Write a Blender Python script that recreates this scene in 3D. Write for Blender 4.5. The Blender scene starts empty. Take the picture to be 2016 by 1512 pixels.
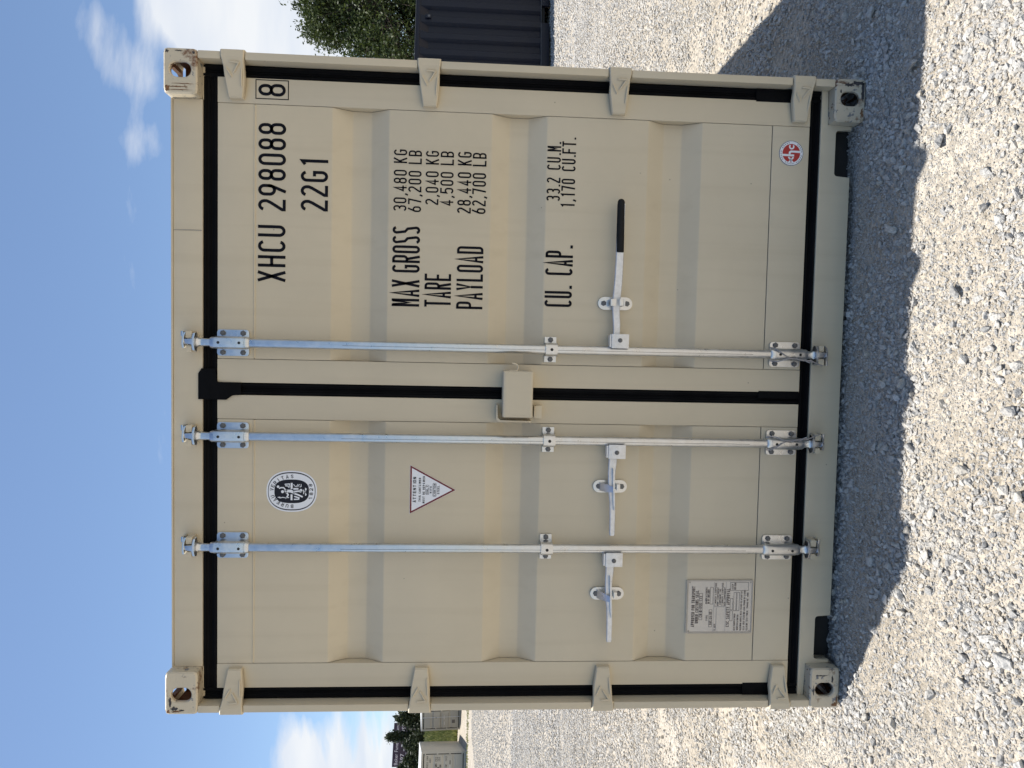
import bpy, bmesh, math, random
import numpy as np
from mathutils import Vector, Matrix, Euler
R = math.radians
rng = np.random.default_rng(7)
random.seed(7)
sc = bpy.context.scene
COL = sc.collection

# ------------------------------------------------------------------ camera (photo was taken with the phone turned: camera rolled 90 deg)
cam = bpy.data.objects.new('camera', bpy.data.cameras.new('camera'))
COL.objects.link(cam)
RIGHT = Vector((0.99856942, 0.05021845, 0.01836356))
DOWN = Vector((0.02141725, -0.06096223, -0.99791027))
FWD = Vector((-0.04899403, 0.99687598, -0.06195056))
m = Matrix((DOWN, RIGHT, -FWD)).transposed().to_4x4()
m.translation = Vector((0.1707, -2.6604, 1.4857))
cam.matrix_world = m
cam.data.sensor_fit = 'HORIZONTAL'
cam.data.sensor_width = 36.0
cam.data.lens = 25.0
cam.data.clip_start = 0.05
cam.data.clip_end = 2000
sc.camera = cam

# ------------------------------------------------------------------ sun, sky, exposure
TO_SUN = Vector((-0.68, 0.38, 2.591)).normalized()
EL = math.asin(TO_SUN.z)
AZ = math.atan2(TO_SUN.x, TO_SUN.y)
sun = bpy.data.objects.new('sun', bpy.data.lights.new('sun', 'SUN'))
COL.objects.link(sun)
sun.data.energy = 5.0
sun.data.angle = R(0.53)
sun.data.color = (1.0, 0.965, 0.905)
sun.rotation_euler = TO_SUN.to_track_quat('Z', 'Y').to_euler()
sun.location = (0, 0, 30)

world = bpy.data.worlds.new('World')
sc.world = world
world.use_nodes = True
SKY_STRENGTH = 0.106
CLOUD = 0.68


def build_world():
    nt = world.node_tree
    nt.nodes.clear()
    N, L = nt.nodes.new, nt.links.new
    out = N('ShaderNodeOutputWorld')
    bg = N('ShaderNodeBackground')
    bg.inputs['Strength'].default_value = 1.0
    sky = N('ShaderNodeTexSky')
    sky.sky_type = 'NISHITA'
    sky.sun_disc = False
    sky.sun_elevation = EL
    sky.sun_rotation = AZ
    sky.altitude = 200
    sky.air_density = 1.0
    sky.dust_density = 0.4
    sky.ozone_density = 2.4
    mul = N('ShaderNodeVectorMath'); mul.operation = 'SCALE'
    mul.inputs['Scale'].default_value = SKY_STRENGTH
    L(sky.outputs[0], mul.inputs[0])
    tc = N('ShaderNodeTexCoord')
    sep = N('ShaderNodeSeparateXYZ')
    L(tc.outputs['Generated'], sep.inputs[0])

    def math_(op, a, b=None, c=None, clamp=False):
        n = N('ShaderNodeMath'); n.operation = op; n.use_clamp = clamp
        for i, v in enumerate((a, b, c)):
            if v is None:
                continue
            if isinstance(v, (int, float)):
                n.inputs[i].default_value = v
            else:
                L(v, n.inputs[i])
        return n.outputs[0]
    # sheet of cloud above: direction projected on a plane, stretched along one way
    zc = math_('MAXIMUM', sep.outputs[2], 0.02)
    zc = math_('ADD', zc, 0.12)
    px = math_('DIVIDE', sep.outputs[0], zc)
    py = math_('DIVIDE', sep.outputs[1], zc)
    comb = N('ShaderNodeCombineXYZ')
    L(px, comb.inputs[0]); L(py, comb.inputs[1])
    mp = N('ShaderNodeMapping')
    mp.inputs['Rotation'].default_value = (0, 0, R(24))
    mp.inputs['Scale'].default_value = (0.55, 1.0, 1.0)
    mp.inputs['Location'].default_value = (3.1, 1.7, 0)
    L(comb.outputs[0], mp.inputs['Vector'])
    n1 = N('ShaderNodeTexNoise'); n1.inputs['Scale'].default_value = 2.9
    n1.inputs['Detail'].default_value = 9; n1.inputs['Roughness'].default_value = 0.56
    n1.inputs['Distortion'].default_value = 0.35
    L(mp.outputs[0], n1.inputs['Vector'])
    # banks: places in the sky with more cloud (centre direction, radius, amount)
    total = None
    for (c, r0, r1, amt) in (
        ((0.42, 0.87, 0.25), 0.085, 0.160, 0.80),
        ((0.75, 0.60, 0.20), 0.15, 0.55, 0.42),
        ((-0.58, 0.80, 0.085), 0.06, 0.22, 0.62),
        ((0.345, 0.845, 0.412), 0.0, 0.070, 0.27),
        ((0.300, 0.870, 0.398), 0.0, 0.055, 0.24),
        ((0.240, 0.888, 0.390), 0.0, 0.050, 0.20),
        ((-0.486, 0.852, 0.192), 0.0, 0.05, 0.24),
    ):
        d = N('ShaderNodeVectorMath'); d.operation = 'DISTANCE'
        nv = N('ShaderNodeVectorMath'); nv.operation = 'NORMALIZE'
        L(tc.outputs['Generated'], nv.inputs[0])
        L(nv.outputs[0], d.inputs[0])
        d.inputs[1].default_value = Vector(c).normalized()
        mr = N('ShaderNodeMapRange'); mr.interpolation_type = 'SMOOTHSTEP'
        L(d.outputs['Value'], mr.inputs['Value'])
        mr.inputs['From Min'].default_value = r0; mr.inputs['From Max'].default_value = r1
        mr.inputs['To Min'].default_value = amt; mr.inputs['To Max'].default_value = 0.0
        total = mr.outputs[0] if total is None else math_('ADD', total, mr.outputs[0])
    dens = math_('ADD', n1.outputs['Fac'], total)
    dens = math_('SUBTRACT', dens, 0.685)
    dens = math_('MULTIPLY', dens, 3.6, clamp=True)
    mix = N('ShaderNodeMix'); mix.data_type = 'RGBA'
    L(math_('MULTIPLY', dens, 0.93), mix.inputs['Factor'])
    L(mul.outputs[0], mix.inputs['A'])
    # cloud body, a little greyer where it is thick
    n2 = N('ShaderNodeTexNoise'); n2.inputs['Scale'].default_value = 2.4; n2.inputs['Detail'].default_value = 6
    L(mp.outputs[0], n2.inputs['Vector'])
    cr = N('ShaderNodeValToRGB')
    cr.color_ramp.elements[0].position = 0.3; cr.color_ramp.elements[0].color = (0.74 * CLOUD, 0.81 * CLOUD, 0.93 * CLOUD, 1)
    cr.color_ramp.elements[1].position = 0.65; cr.color_ramp.elements[1].color = (0.97 * CLOUD, 0.985 * CLOUD, 1.0 * CLOUD, 1)
    L(n2.outputs['Fac'], cr.inputs[0])
    L(cr.outputs[0], mix.inputs['B'])
    L(mix.outputs['Result'], bg.inputs['Color'])
    L(bg.outputs[0], out.inputs['Surface'])


build_world()
sc.view_settings.view_transform = 'Standard'
sc.view_settings.look = 'None'
sc.view_settings.gamma = 1.0
sc.view_settings.use_curve_mapping = False
sc.view_settings.exposure = 0.52


# ------------------------------------------------------------------ materials
def mat(name, col=(0.5, 0.5, 0.5), rough=0.5, metal=0.0, var=0.0, vscale=6.0, bump=0.0, bscale=200.0,
        rvar=0.0, wav=0.0, spec=0.5, tint=None, detail=6):
    """principled surface with noise in colour, roughness and fine relief"""
    ma = bpy.data.materials.new(name); ma.use_nodes = True
    nt = ma.node_tree; N, L = nt.nodes.new, nt.links.new
    b = nt.nodes['Principled BSDF']
    b.inputs['Roughness'].default_value = rough
    b.inputs['Metallic'].default_value = metal
    b.inputs['Specular IOR Level'].default_value = spec
    b.inputs['Base Color'].default_value = (*col, 1)
    tc = N('ShaderNodeTexCoord')
    if var:
        n = N('ShaderNodeTexNoise'); n.inputs['Scale'].default_value = vscale; n.inputs['Detail'].default_value = detail
        n.inputs['Roughness'].default_value = 0.65
        L(tc.outputs['Object'], n.inputs['Vector'])
        r = N('ShaderNodeValToRGB')
        lo = [c * (1 - var) for c in col]; hi = [min(1, c * (1 + var)) for c in col]
        if tint:
            lo = [a * t for a, t in zip(lo, tint)]
        r.color_ramp.elements[0].position = 0.3; r.color_ramp.elements[0].color = (*lo, 1)
        r.color_ramp.elements[1].position = 0.7; r.color_ramp.elements[1].color = (*hi, 1)
        L(n.outputs['Fac'], r.inputs[0]); L(r.outputs[0], b.inputs['Base Color'])
        if rvar:
            mr = N('ShaderNodeMapRange')
            mr.inputs['To Min'].default_value = rough - rvar; mr.inputs['To Max'].default_value = rough + rvar
            mr.inputs['From Min'].default_value = 0.3; mr.inputs['From Max'].default_value = 0.7
            L(n.outputs['Fac'], mr.inputs['Value']); L(mr.outputs[0], b.inputs['Roughness'])
    last = None
    if wav:
        n = N('ShaderNodeTexNoise'); n.inputs['Scale'].default_value = 2.2; n.inputs['Detail'].default_value = 1.5
        L(tc.outputs['Object'], n.inputs['Vector'])
        bp = N('ShaderNodeBump'); bp.inputs['Strength'].default_value = 1.0; bp.inputs['Distance'].default_value = wav
        L(n.outputs['Fac'], bp.inputs['Height']); last = bp.outputs[0]
    if bump:
        n = N('ShaderNodeTexNoise'); n.inputs['Scale'].default_value = bscale; n.inputs['Detail'].default_value = 3
        L(tc.outputs['Object'], n.inputs['Vector'])
        bp = N('ShaderNodeBump'); bp.inputs['Strength'].default_value = bump; bp.inputs['Distance'].default_value = 0.002
        L(n.outputs['Fac'], bp.inputs['Height'])
        if last:
            L(last, bp.inputs['Normal'])
        last = bp.outputs[0]
    if last:
        L(last, b.inputs['Normal'])
    return ma


BEIGE = (0.60, 0.515, 0.370)
M = {}


def paint_material(name, col):
    """beige container paint: faint dust streaks, scuffs, little specks, slight sheet waviness"""
    ma = mat(name, col, 0.48, var=0.045, vscale=2.2, bump=0.10, bscale=420, rvar=0.08, wav=0.006, spec=0.35)
    nt = ma.node_tree; N, L = nt.nodes.new, nt.links.new
    b = nt.nodes['Principled BSDF']
    src = b.inputs['Base Color'].links[0].from_socket
    tc = N('ShaderNodeTexCoord')
    # long vertical dust streaks
    mp = N('ShaderNodeMapping'); mp.inputs['Scale'].default_value = (22, 22, 0.9)
    L(tc.outputs['Object'], mp.inputs['Vector'])
    n = N('ShaderNodeTexNoise'); n.inputs['Scale'].default_value = 1.0; n.inputs['Detail'].default_value = 5
    L(mp.outputs[0], n.inputs['Vector'])
    r = N('ShaderNodeMapRange'); r.inputs['From Min'].default_value = 0.52; r.inputs['From Max'].default_value = 0.78
    r.inputs['To Max'].default_value = 0.30
    L(n.outputs['Fac'], r.inputs['Value'])
    mx = N('ShaderNodeMix'); mx.data_type = 'RGBA'; mx.inputs['B'].default_value = (col[0] * 0.80, col[1] * 0.77, col[2] * 0.72, 1)
    L(r.outputs[0], mx.inputs['Factor']); L(src, mx.inputs['A'])
    # dark specks and nicks
    v = N('ShaderNodeTexVoronoi'); v.inputs['Scale'].default_value = 9.0; v.inputs['Randomness'].default_value = 1.0
    L(tc.outputs['Object'], v.inputs['Vector'])
    s = N('ShaderNodeMath'); s.operation = 'LESS_THAN'; s.inputs[1].default_value = 0.026
    L(v.outputs['Distance'], s.inputs[0])
    s2 = N('ShaderNodeMath'); s2.operation = 'MULTIPLY'; s2.inputs[1].default_value = 0.45
    L(s.outputs[0], s2.inputs[0])
    mx2 = N('ShaderNodeMix'); mx2.data_type = 'RGBA'; mx2.inputs['B'].default_value = (0.12, 0.10, 0.08, 1)
    L(s2.outputs[0], mx2.inputs['Factor']); L(mx.outputs['Result'], mx2.inputs['A'])
    L(mx2.outputs['Result'], b.inputs['Base Color'])
    return ma


def rust_material(name, col, amount):
    """casting paint chipped to grey primer and bleeding rust in patches with shapes of their own"""
    ma = mat(name, col, 0.5, var=0.06, vscale=9, bump=0.5, bscale=160, rvar=0.1)
    nt = ma.node_tree; N, L = nt.nodes.new, nt.links.new
    b = nt.nodes['Principled BSDF']
    src = b.inputs['Base Color'].links[0].from_socket
    tc = N('ShaderNodeTexCoord')
    for (scale, stretch, thr, soft, colr, seed) in (
        (26, (1, 1, 1), 0.63 - 0.06 * amount, 0.03, (0.16, 0.17, 0.18), 3.0),
        (13, (1, 1, 1), 0.60 - 0.05 * amount, 0.10, (0.17, 0.075, 0.028), 8.0),
        (30, (1.0, 1.0, 0.16), 0.62 - 0.05 * amount, 0.05, (0.11, 0.045, 0.02), 1.0),
    ):
        mp = N('ShaderNodeMapping'); mp.inputs['Scale'].default_value = stretch; mp.inputs['Location'].default_value = (seed, seed * 2, seed)
        L(tc.outputs['Object'], mp.inputs['Vector'])
        n = N('ShaderNodeTexNoise'); n.inputs['Scale'].default_value = scale; n.inputs['Detail'].default_value = 7
        n.inputs['Roughness'].default_value = 0.7
        L(mp.outputs[0], n.inputs['Vector'])
        r = N('ShaderNodeMapRange'); r.inputs['From Min'].default_value = thr; r.inputs['From Max'].default_value = thr + soft
        L(n.outputs['Fac'], r.inputs['Value'])
        mx = N('ShaderNodeMix'); mx.data_type = 'RGBA'; mx.inputs['B'].default_value = (*colr, 1)
        L(r.outputs[0], mx.inputs['Factor']); L(src, mx.inputs['A'])
        src = mx.outputs['Result']
    L(src, b.inputs['Base Color'])
    return ma


def ground_material():
    ma = bpy.data.materials.new('limestone_dust'); ma.use_nodes = True
    nt = ma.node_tree; N, L = nt.nodes.new, nt.links.new
    b = nt.nodes['Principled BSDF']; b.inputs['Roughness'].default_value = 0.95
    b.inputs['Specular IOR Level'].default_value = 0.15
    tc = N('ShaderNodeTexCoord')

    def noise(s, d=6, rr=0.6):
        n = N('ShaderNodeTexNoise'); n.inputs['Scale'].default_value = s; n.inputs['Detail'].default_value = d
        n.inputs['Roughness'].default_value = rr
        L(tc.outputs['Object'], n.inputs['Vector']); return n.outputs['Fac']
    r1 = N('ShaderNodeValToRGB')
    e = r1.color_ramp.elements
    e[0].position = 0.35; e[0].color = (0.37, 0.322, 0.255, 1)
    e[1].position = 0.68; e[1].color = (0.50, 0.452, 0.38, 1)
    L(noise(1.6, 8, 0.65), r1.inputs[0])
    # grit: cells of differing grey, the same for near and far
    v = N('ShaderNodeTexVoronoi'); v.inputs['Scale'].default_value = 70
    L(tc.outputs['Object'], v.inputs['Vector'])
    hsv = N('ShaderNodeSeparateColor'); L(v.outputs['Color'], hsv.inputs[0])
    g = N('ShaderNodeMapRange'); g.inputs['To Min'].default_value = 0.72; g.inputs['To Max'].default_value = 1.22
    L(hsv.outputs[0], g.inputs['Value'])
    mul = N('ShaderNodeMix'); mul.data_type = 'RGBA'; mul.blend_type = 'MULTIPLY'; mul.inputs['Factor'].default_value = 1
    cc = N('ShaderNodeCombineColor')
    for i in range(3):
        L(g.outputs[0], cc.inputs[i])
    L(r1.outputs[0], mul.inputs['A']); L(cc.outputs[0], mul.inputs['B'])
    # gravel too far away to pick apart: coarse cells with dark joints
    v2 = N('ShaderNodeTexVoronoi'); v2.inputs['Scale'].default_value = 24
    L(tc.outputs['Object'], v2.inputs['Vector'])
    v3 = N('ShaderNodeTexVoronoi'); v3.inputs['Scale'].default_value = 160
    L(tc.outputs['Object'], v3.inputs['Vector'])
    L(mul.outputs['Result'], b.inputs['Base Color'])
    b1 = N('ShaderNodeBump'); b1.inputs['Strength'].default_value = 0.9; b1.inputs['Distance'].default_value = 0.012; b1.invert = True
    L(v2.outputs['Distance'], b1.inputs['Height'])
    b2 = N('ShaderNodeBump'); b2.inputs['Strength'].default_value = 0.9; b2.inputs['Distance'].default_value = 0.007; b2.invert = True
    L(v.outputs['Distance'], b2.inputs['Height']); L(b1.outputs[0], b2.inputs['Normal'])
    b3 = N('ShaderNodeBump'); b3.inputs['Strength'].default_value = 0.8; b3.inputs['Distance'].default_value = 0.003; b3.invert = True
    L(v3.outputs['Distance'], b3.inputs['Height']); L(b2.outputs[0], b3.inputs['Normal'])
    L(b3.outputs[0], b.inputs['Normal'])
    return ma


def stone_material():
    ma = bpy.data.materials.new('crushed_limestone'); ma.use_nodes = True
    nt = ma.node_tree; N, L = nt.nodes.new, nt.links.new
    b = nt.nodes['Principled BSDF']; b.inputs['Roughness'].default_value = 0.9
    b.inputs['Specular IOR Level'].default_value = 0.2
    oi = N('ShaderNodeObjectInfo')
    r = N('ShaderNodeValToRGB'); el = r.color_ramp.elements
    el[0].position = 0.0; el[0].color = (0.36, 0.35, 0.33, 1)
    el[1].position = 1.0; el[1].color = (0.63, 0.605, 0.56, 1)
    for p, c in ((0.10, (0.41, 0.395, 0.37)), (0.30, (0.50, 0.48, 0.445)), (0.55, (0.57, 0.545, 0.50)), (0.78, (0.50, 0.455, 0.385))):
        k = el.new(p); k.color = (*c, 1)
    L(oi.outputs['Random'], r.inputs[0])
    tc = N('ShaderNodeTexCoord')
    n = N('ShaderNodeTexNoise'); n.inputs['Scale'].default_value = 2.5; n.inputs['Detail'].default_value = 8
    L(tc.outputs['Object'], n.inputs['Vector'])
    mr = N('ShaderNodeMapRange'); mr.inputs['From Min'].default_value = 0.3; mr.inputs['From Max'].default_value = 0.7
    mr.inputs['To Min'].default_value = 0.78; mr.inputs['To Max'].default_value = 1.12
    L(n.outputs['Fac'], mr.inputs['Value'])
    cc = N('ShaderNodeCombineColor')
    for i in range(3):
        L(mr.outputs[0], cc.inputs[i])
    mul = N('ShaderNodeMix'); mul.data_type = 'RGBA'; mul.blend_type = 'MULTIPLY'; mul.inputs['Factor'].default_value = 1
    L(r.outputs[0], mul.inputs['A']); L(cc.outputs[0], mul.inputs['B'])
    L(mul.outputs['Result'], b.inputs['Base Color'])
    bp = N('ShaderNodeBump'); bp.inputs['Strength'].default_value = 0.35; bp.inputs['Distance'].default_value = 0.1
    L(n.outputs['Fac'], bp.inputs['Height']); L(bp.outputs[0], b.inputs['Normal'])
    return ma


def leaf_material(name, c0, c1, trans=0.35):
    ma = bpy.data.materials.new(name); ma.use_nodes = True
    nt = ma.node_tree; N, L = nt.nodes.new, nt.links.new
    b = nt.nodes['Principled BSDF']; b.inputs['Roughness'].default_value = 0.55
    b.inputs['Specular IOR Level'].default_value = 0.35
    g = N('ShaderNodeNewGeometry')
    r = N('ShaderNodeValToRGB')
    r.color_ramp.elements[0].color = (*c0, 1); r.color_ramp.elements[1].color = (*c1, 1)
    L(g.outputs['Random Per Island'], r.inputs[0]); L(r.outputs[0], b.inputs['Base Color'])
    t = N('ShaderNodeBsdfTranslucent'); L(r.outputs[0], t.inputs['Color'])
    mx = N('ShaderNodeMixShader'); mx.inputs[0].default_value = trans
    L(b.outputs[0], mx.inputs[1]); L(t.outputs[0], mx.inputs[2])
    L(mx.outputs[0], nt.nodes['Material Output'].inputs['Surface'])
    return ma


M['beige'] = paint_material('beige_paint', BEIGE)
M['beige_rust'] = rust_material('chipped_beige_paint', BEIGE, 0.6)
M['beige_worn'] = rust_material('scraped_beige_paint', (0.57, 0.49, 0.36), 0.85)
M['rust'] = mat('rust', (0.20, 0.10, 0.045), 0.85, var=0.5, vscale=30, bump=0.8, bscale=120)
M['scuff'] = mat('scraped_dark_scale', (0.05, 0.045, 0.045), 0.7, var=0.5, vscale=40)
M['rubber'] = mat('black_rubber', (0.0045, 0.0045, 0.005), 0.75, var=0.4, vscale=8, bump=0.3, bscale=90, spec=0.09)
M['galv'] = mat('galvanised_steel', (0.64, 0.65, 0.66), 0.34, metal=1.0, var=0.10, vscale=26, bump=0.25, bscale=70, rvar=0.10)
M['zinc'] = mat('dull_zinc', (0.70, 0.70, 0.70), 0.48, metal=0.75, var=0.14, vscale=60, bump=0.35, bscale=120, rvar=0.1)
M['bolt'] = mat('grey_bolt', (0.13, 0.13, 0.13), 0.55, metal=0.4, var=0.2, vscale=60)
M['wire'] = mat('grey_wire', (0.36, 0.34, 0.34), 0.5, metal=0.6, var=0.1, vscale=60)
M['grip'] = mat('black_grip', (0.009, 0.009, 0.009), 0.6, var=0.35, vscale=22, bump=0.25, bscale=150, spec=0.2)
M['print'] = mat('black_lettering', (0.006, 0.006, 0.010), 0.6, var=0.2, vscale=14, spec=0.12)
M['vinyl_white'] = mat('white_vinyl', (0.80, 0.80, 0.81), 0.35, var=0.02, vscale=20)
M['vinyl_dark'] = mat('dark_vinyl', (0.016, 0.016, 0.022), 0.5, var=0.1, vscale=20, spec=0.2)
M['vinyl_red'] = mat('red_vinyl', (0.42, 0.012, 0.014), 0.4, var=0.05, vscale=20)
M['vinyl_maroon'] = mat('dark_red_vinyl', (0.16, 0.010, 0.014), 0.4, var=0.05, vscale=20)
M['plate'] = mat('aluminium_plate', (0.60, 0.545, 0.47), 0.55, metal=0.15, var=0.04, vscale=18)
M['plate_edge'] = mat('plate_frame_paint', (0.36, 0.32, 0.26), 0.6, var=0.1, vscale=30)
M['plate_ink'] = mat('plate_ink', (0.10, 0.08, 0.075), 0.6, var=0.1, vscale=30)
M['plate_band'] = mat('plate_grey_band', (0.30, 0.28, 0.27), 0.6, var=0.1, vscale=30)
M['inside'] = mat('underside_and_shade_black', (0.02, 0.019, 0.018), 0.8, var=0.2, vscale=10)
M['navy'] = mat('dark_navy_paint', (0.0055, 0.0080, 0.019), 0.45, var=0.15, vscale=2, rvar=0.06, spec=0.3)
M['navy_edge'] = mat('grey_edge_paint', (0.075, 0.08, 0.09), 0.5, var=0.1, vscale=3)
M['far_beige'] = mat('far_beige_paint', (0.47, 0.43, 0.35), 0.5, var=0.06, vscale=1.5)
M['far_line'] = mat('far_seam', (0.16, 0.14, 0.12), 0.6, var=0.1, vscale=3)
M['roof_sunlit'] = mat('sunlit_roof_tone', (0.74, 0.73, 0.70), 0.5, var=0.05, vscale=2)  # far roofs coloured whiter than their walls, sunlight put into the colour
M['sign'] = mat('plum_sign_panel', (0.028, 0.014, 0.032), 0.5, var=0.1, vscale=1)
M['sign_text'] = mat('pale_sign_text', (0.62, 0.58, 0.62), 0.5, var=0.05, vscale=2)
M['steel_post'] = mat('weathered_steel', (0.14, 0.13, 0.12), 0.6, metal=0.4, var=0.2, vscale=3)
M['bark'] = mat('bark', (0.11, 0.085, 0.065), 0.9, var=0.35, vscale=14, bump=0.8, bscale=40)
M['leaf'] = leaf_material('broad_leaf', (0.018, 0.033, 0.008), (0.085, 0.112, 0.028), 0.26)
M['needle'] = leaf_material('juniper_leaf', (0.020, 0.032, 0.014), (0.055, 0.070, 0.028), 0.2)
M['grass'] = leaf_material('grass_blade', (0.11, 0.15, 0.035), (0.32, 0.31, 0.12), 0.35)
M['ground'] = ground_material()
M['stone'] = stone_material()


# ------------------------------------------------------------------ mesh helpers
class MB:
    """collects shapes, then links them as ONE mesh object"""

    def __init__(self):
        self.bm = bmesh.new()

    def _bev(self, faces, off, seg=2, edges=None):
        if off <= 0:
            return
        es = edges if edges is not None else list({e for f in faces for e in f.edges})
        bmesh.ops.bevel(self.bm, geom=es, offset=off, segments=seg, affect='EDGES', profile=0.7, clamp_overlap=True)

    def box(self, x0, x1, y0, y1, z0, z1, bev=0.0, mi=0, seg=2):
        v = [self.bm.verts.new(p) for p in ((x0, y0, z0), (x1, y0, z0), (x1, y1, z0), (x0, y1, z0), (x0, y0, z1), (x1, y0, z1), (x1, y1, z1), (x0, y1, z1))]
        fs = [self.bm.faces.new([v[i] for i in q]) for q in ((0, 3, 2, 1), (4, 5, 6, 7), (0, 1, 5, 4), (1, 2, 6, 5), (2, 3, 7, 6), (3, 0, 4, 7))]
        for f in fs:
            f.material_index = mi
        self._bev(fs, bev, seg)
        return self

    def hexa(self, bottom, top, bev=0.0, mi=0):
        v = [self.bm.verts.new(p) for p in list(bottom) + list(top)]
        fs = [self.bm.faces.new([v[i] for i in q]) for q in ((0, 3, 2, 1), (4, 5, 6, 7), (0, 1, 5, 4), (1, 2, 6, 5), (2, 3, 7, 6), (3, 0, 4, 7))]
        for f in fs:
            f.material_index = mi
        self._bev(fs, bev)
        return self

    def prism(self, poly, a, b, axis='Y', bev=0.0, mi=0):
        """2-D outline pulled from a to b along an axis; (x,z) for Y, (x,y) for Z, (y,z) for X"""
        def P(p, t):
            return {'Y': (p[0], t, p[1]), 'Z': (p[0], p[1], t), 'X': (t, p[0], p[1])}[axis]
        va = [self.bm.verts.new(P(p, a)) for p in poly]
        vb = [self.bm.verts.new(P(p, b)) for p in poly]
        n = len(poly)
        fs = [self.bm.faces.new(va), self.bm.faces.new(vb[::-1])]
        for i in range(n):
            fs.append(self.bm.faces.new((va[(i + 1) % n], va[i], vb[i], vb[(i + 1) % n])))
        for f in fs:
            f.material_index = mi
        if bev:
            self._bev(fs, bev, 2, list(fs[0].edges))
        return self

    def flat(self, poly, y, mi=0):
        f = self.bm.faces.new([self.bm.verts.new((p[0], y, p[1])) for p in poly])
        f.material_index = mi
        return self

    def cyl(self, p0, p1, r, seg=16, mi=0, r1=None, caps=True):
        p0, p1 = Vector(p0), Vector(p1)
        d = (p1 - p0).normalized()
        u = d.orthogonal().normalized(); w = d.cross(u)
        r1 = r if r1 is None else r1
        A = [self.bm.verts.new(p0 + (u * math.cos(t) + w * math.sin(t)) * r) for t in [2 * math.pi * i / seg for i in range(seg)]]
        Bv = [self.bm.verts.new(p1 + (u * math.cos(t) + w * math.sin(t)) * r1) for t in [2 * math.pi * i / seg for i in range(seg)]]
        fs = []
        for i in range(seg):
            fs.append(self.bm.faces.new((A[i], A[(i + 1) % seg], Bv[(i + 1) % seg], Bv[i])))
        if caps:
            fs.append(self.bm.faces.new(A[::-1])); fs.append(self.bm.faces.new(Bv))
        for f in fs:
            f.material_index = mi
        return self

    def lathe(self, base, axis, prof, seg=20, mi=0):
        """rings (distance along axis, radius) round an axis"""
        base, axis = Vector(base), Vector(axis).normalized()
        u = axis.orthogonal().normalized(); w = axis.cross(u)
        rings = []
        for (t, r) in prof:
            rings.append([self.bm.verts.new(base + axis * t + (u * math.cos(a) + w * math.sin(a)) * r) for a in [2 * math.pi * i / seg for i in range(seg)]])
        for q in range(len(rings) - 1):
            for i in range(seg):
                f = self.bm.faces.new((rings[q][i], rings[q][(i + 1) % seg], rings[q + 1][(i + 1) % seg], rings[q + 1][i]))
                f.material_index = mi
        for rg in (rings[0][::-1], rings[-1]):
            f = self.bm.faces.new(rg); f.material_index = mi
        return self

    def tube(self, pts, r, seg=8, mi=0, radii=None):
        pts = [Vector(p) for p in pts]
        prev = None; rings = []
        u = None
        for i, p in enumerate(pts):
            d = (pts[min(i + 1, len(pts) - 1)] - pts[max(i - 1, 0)]).normalized()
            if u is None:
                u = d.orthogonal().normalized()
            u = (u - d * u.dot(d)).normalized(); w = d.cross(u)
            rr = radii[i] if radii else r
            rings.append([self.bm.verts.new(p + (u * math.cos(a) + w * math.sin(a)) * rr) for a in [2 * math.pi * k / seg for k in range(seg)]])
        for q in range(len(rings) - 1):
            for i in range(seg):
                f = self.bm.faces.new((rings[q][i], rings[q][(i + 1) % seg], rings[q + 1][(i + 1) % seg], rings[q + 1][i]))
                f.material_index = mi
        for rg in (rings[0][::-1], rings[-1]):
            f = self.bm.faces.new(rg); f.material_index = mi
        return self

    def loops(self, loops, mi=0, close=False):
        """bridge a list of vertex rings of equal length"""
        rings = [[self.bm.verts.new(p) for p in lp] for lp in loops]
        n = len(rings[0])
        for q in range(len(rings) - 1):
            for i in range(n):
                f = self.bm.faces.new((rings[q][i], rings[q][(i + 1) % n], rings[q + 1][(i + 1) % n], rings[q + 1][i]))
                f.material_index = mi
        return rings

    def build(self, name, mats, parent=None, smooth=35, recalc=True):
        me = bpy.data.meshes.new(name)
        if recalc:
            bmesh.ops.recalc_face_normals(self.bm, faces=self.bm.faces[:])
        self.bm.to_mesh(me); self.bm.free()
        for k in (mats if isinstance(mats, (list, tuple)) else [mats]):
            me.materials.append(M[k])
        if smooth and len(me.polygons):
            me.polygons.foreach_set('use_smooth', [True] * len(me.polygons))
            me.set_sharp_from_angle(angle=R(smooth))
        o = bpy.data.objects.new(name, me); COL.objects.link(o)
        o.parent = parent
        return o


def np_mesh(name, verts, faces, mats, parent=None):
    """many faces at once from arrays (all faces with the same corner count)"""
    me = bpy.data.meshes.new(name)
    verts = np.asarray(verts, np.float32); faces = np.asarray(faces, np.int32)
    k = faces.shape[1]
    me.vertices.add(len(verts)); me.vertices.foreach_set('co', verts.ravel())
    me.loops.add(faces.size); me.loops.foreach_set('vertex_index', faces.ravel())
    me.polygons.add(len(faces)); me.polygons.foreach_set('loop_start', np.arange(0, faces.size, k, dtype=np.int32))
    me.update(calc_edges=True); me.validate()
    for q in (mats if isinstance(mats, (list, tuple)) else [mats]):
        me.materials.append(M[q])
    o = bpy.data.objects.new(name, me); COL.objects.link(o); o.parent = parent
    return o


def thing(name, label, cat, loc=(0, 0, 0), rot=(0, 0, 0), group=None):
    o = bpy.data.objects.new(name, None); COL.objects.link(o)
    o.empty_display_size = 0.2
    o.location = loc; o.rotation_euler = rot
    o['label'] = label; o['category'] = cat
    if group:
        o['group'] = group
    return o


def tag(o, label, cat, group=None):
    o['label'] = label; o['category'] = cat
    if group:
        o['group'] = group
    return o


def copy_of(o, parent, loc=(0, 0, 0)):
    c = o.copy(); COL.objects.link(c); c.parent = parent; c.location = loc
    return c


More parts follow.
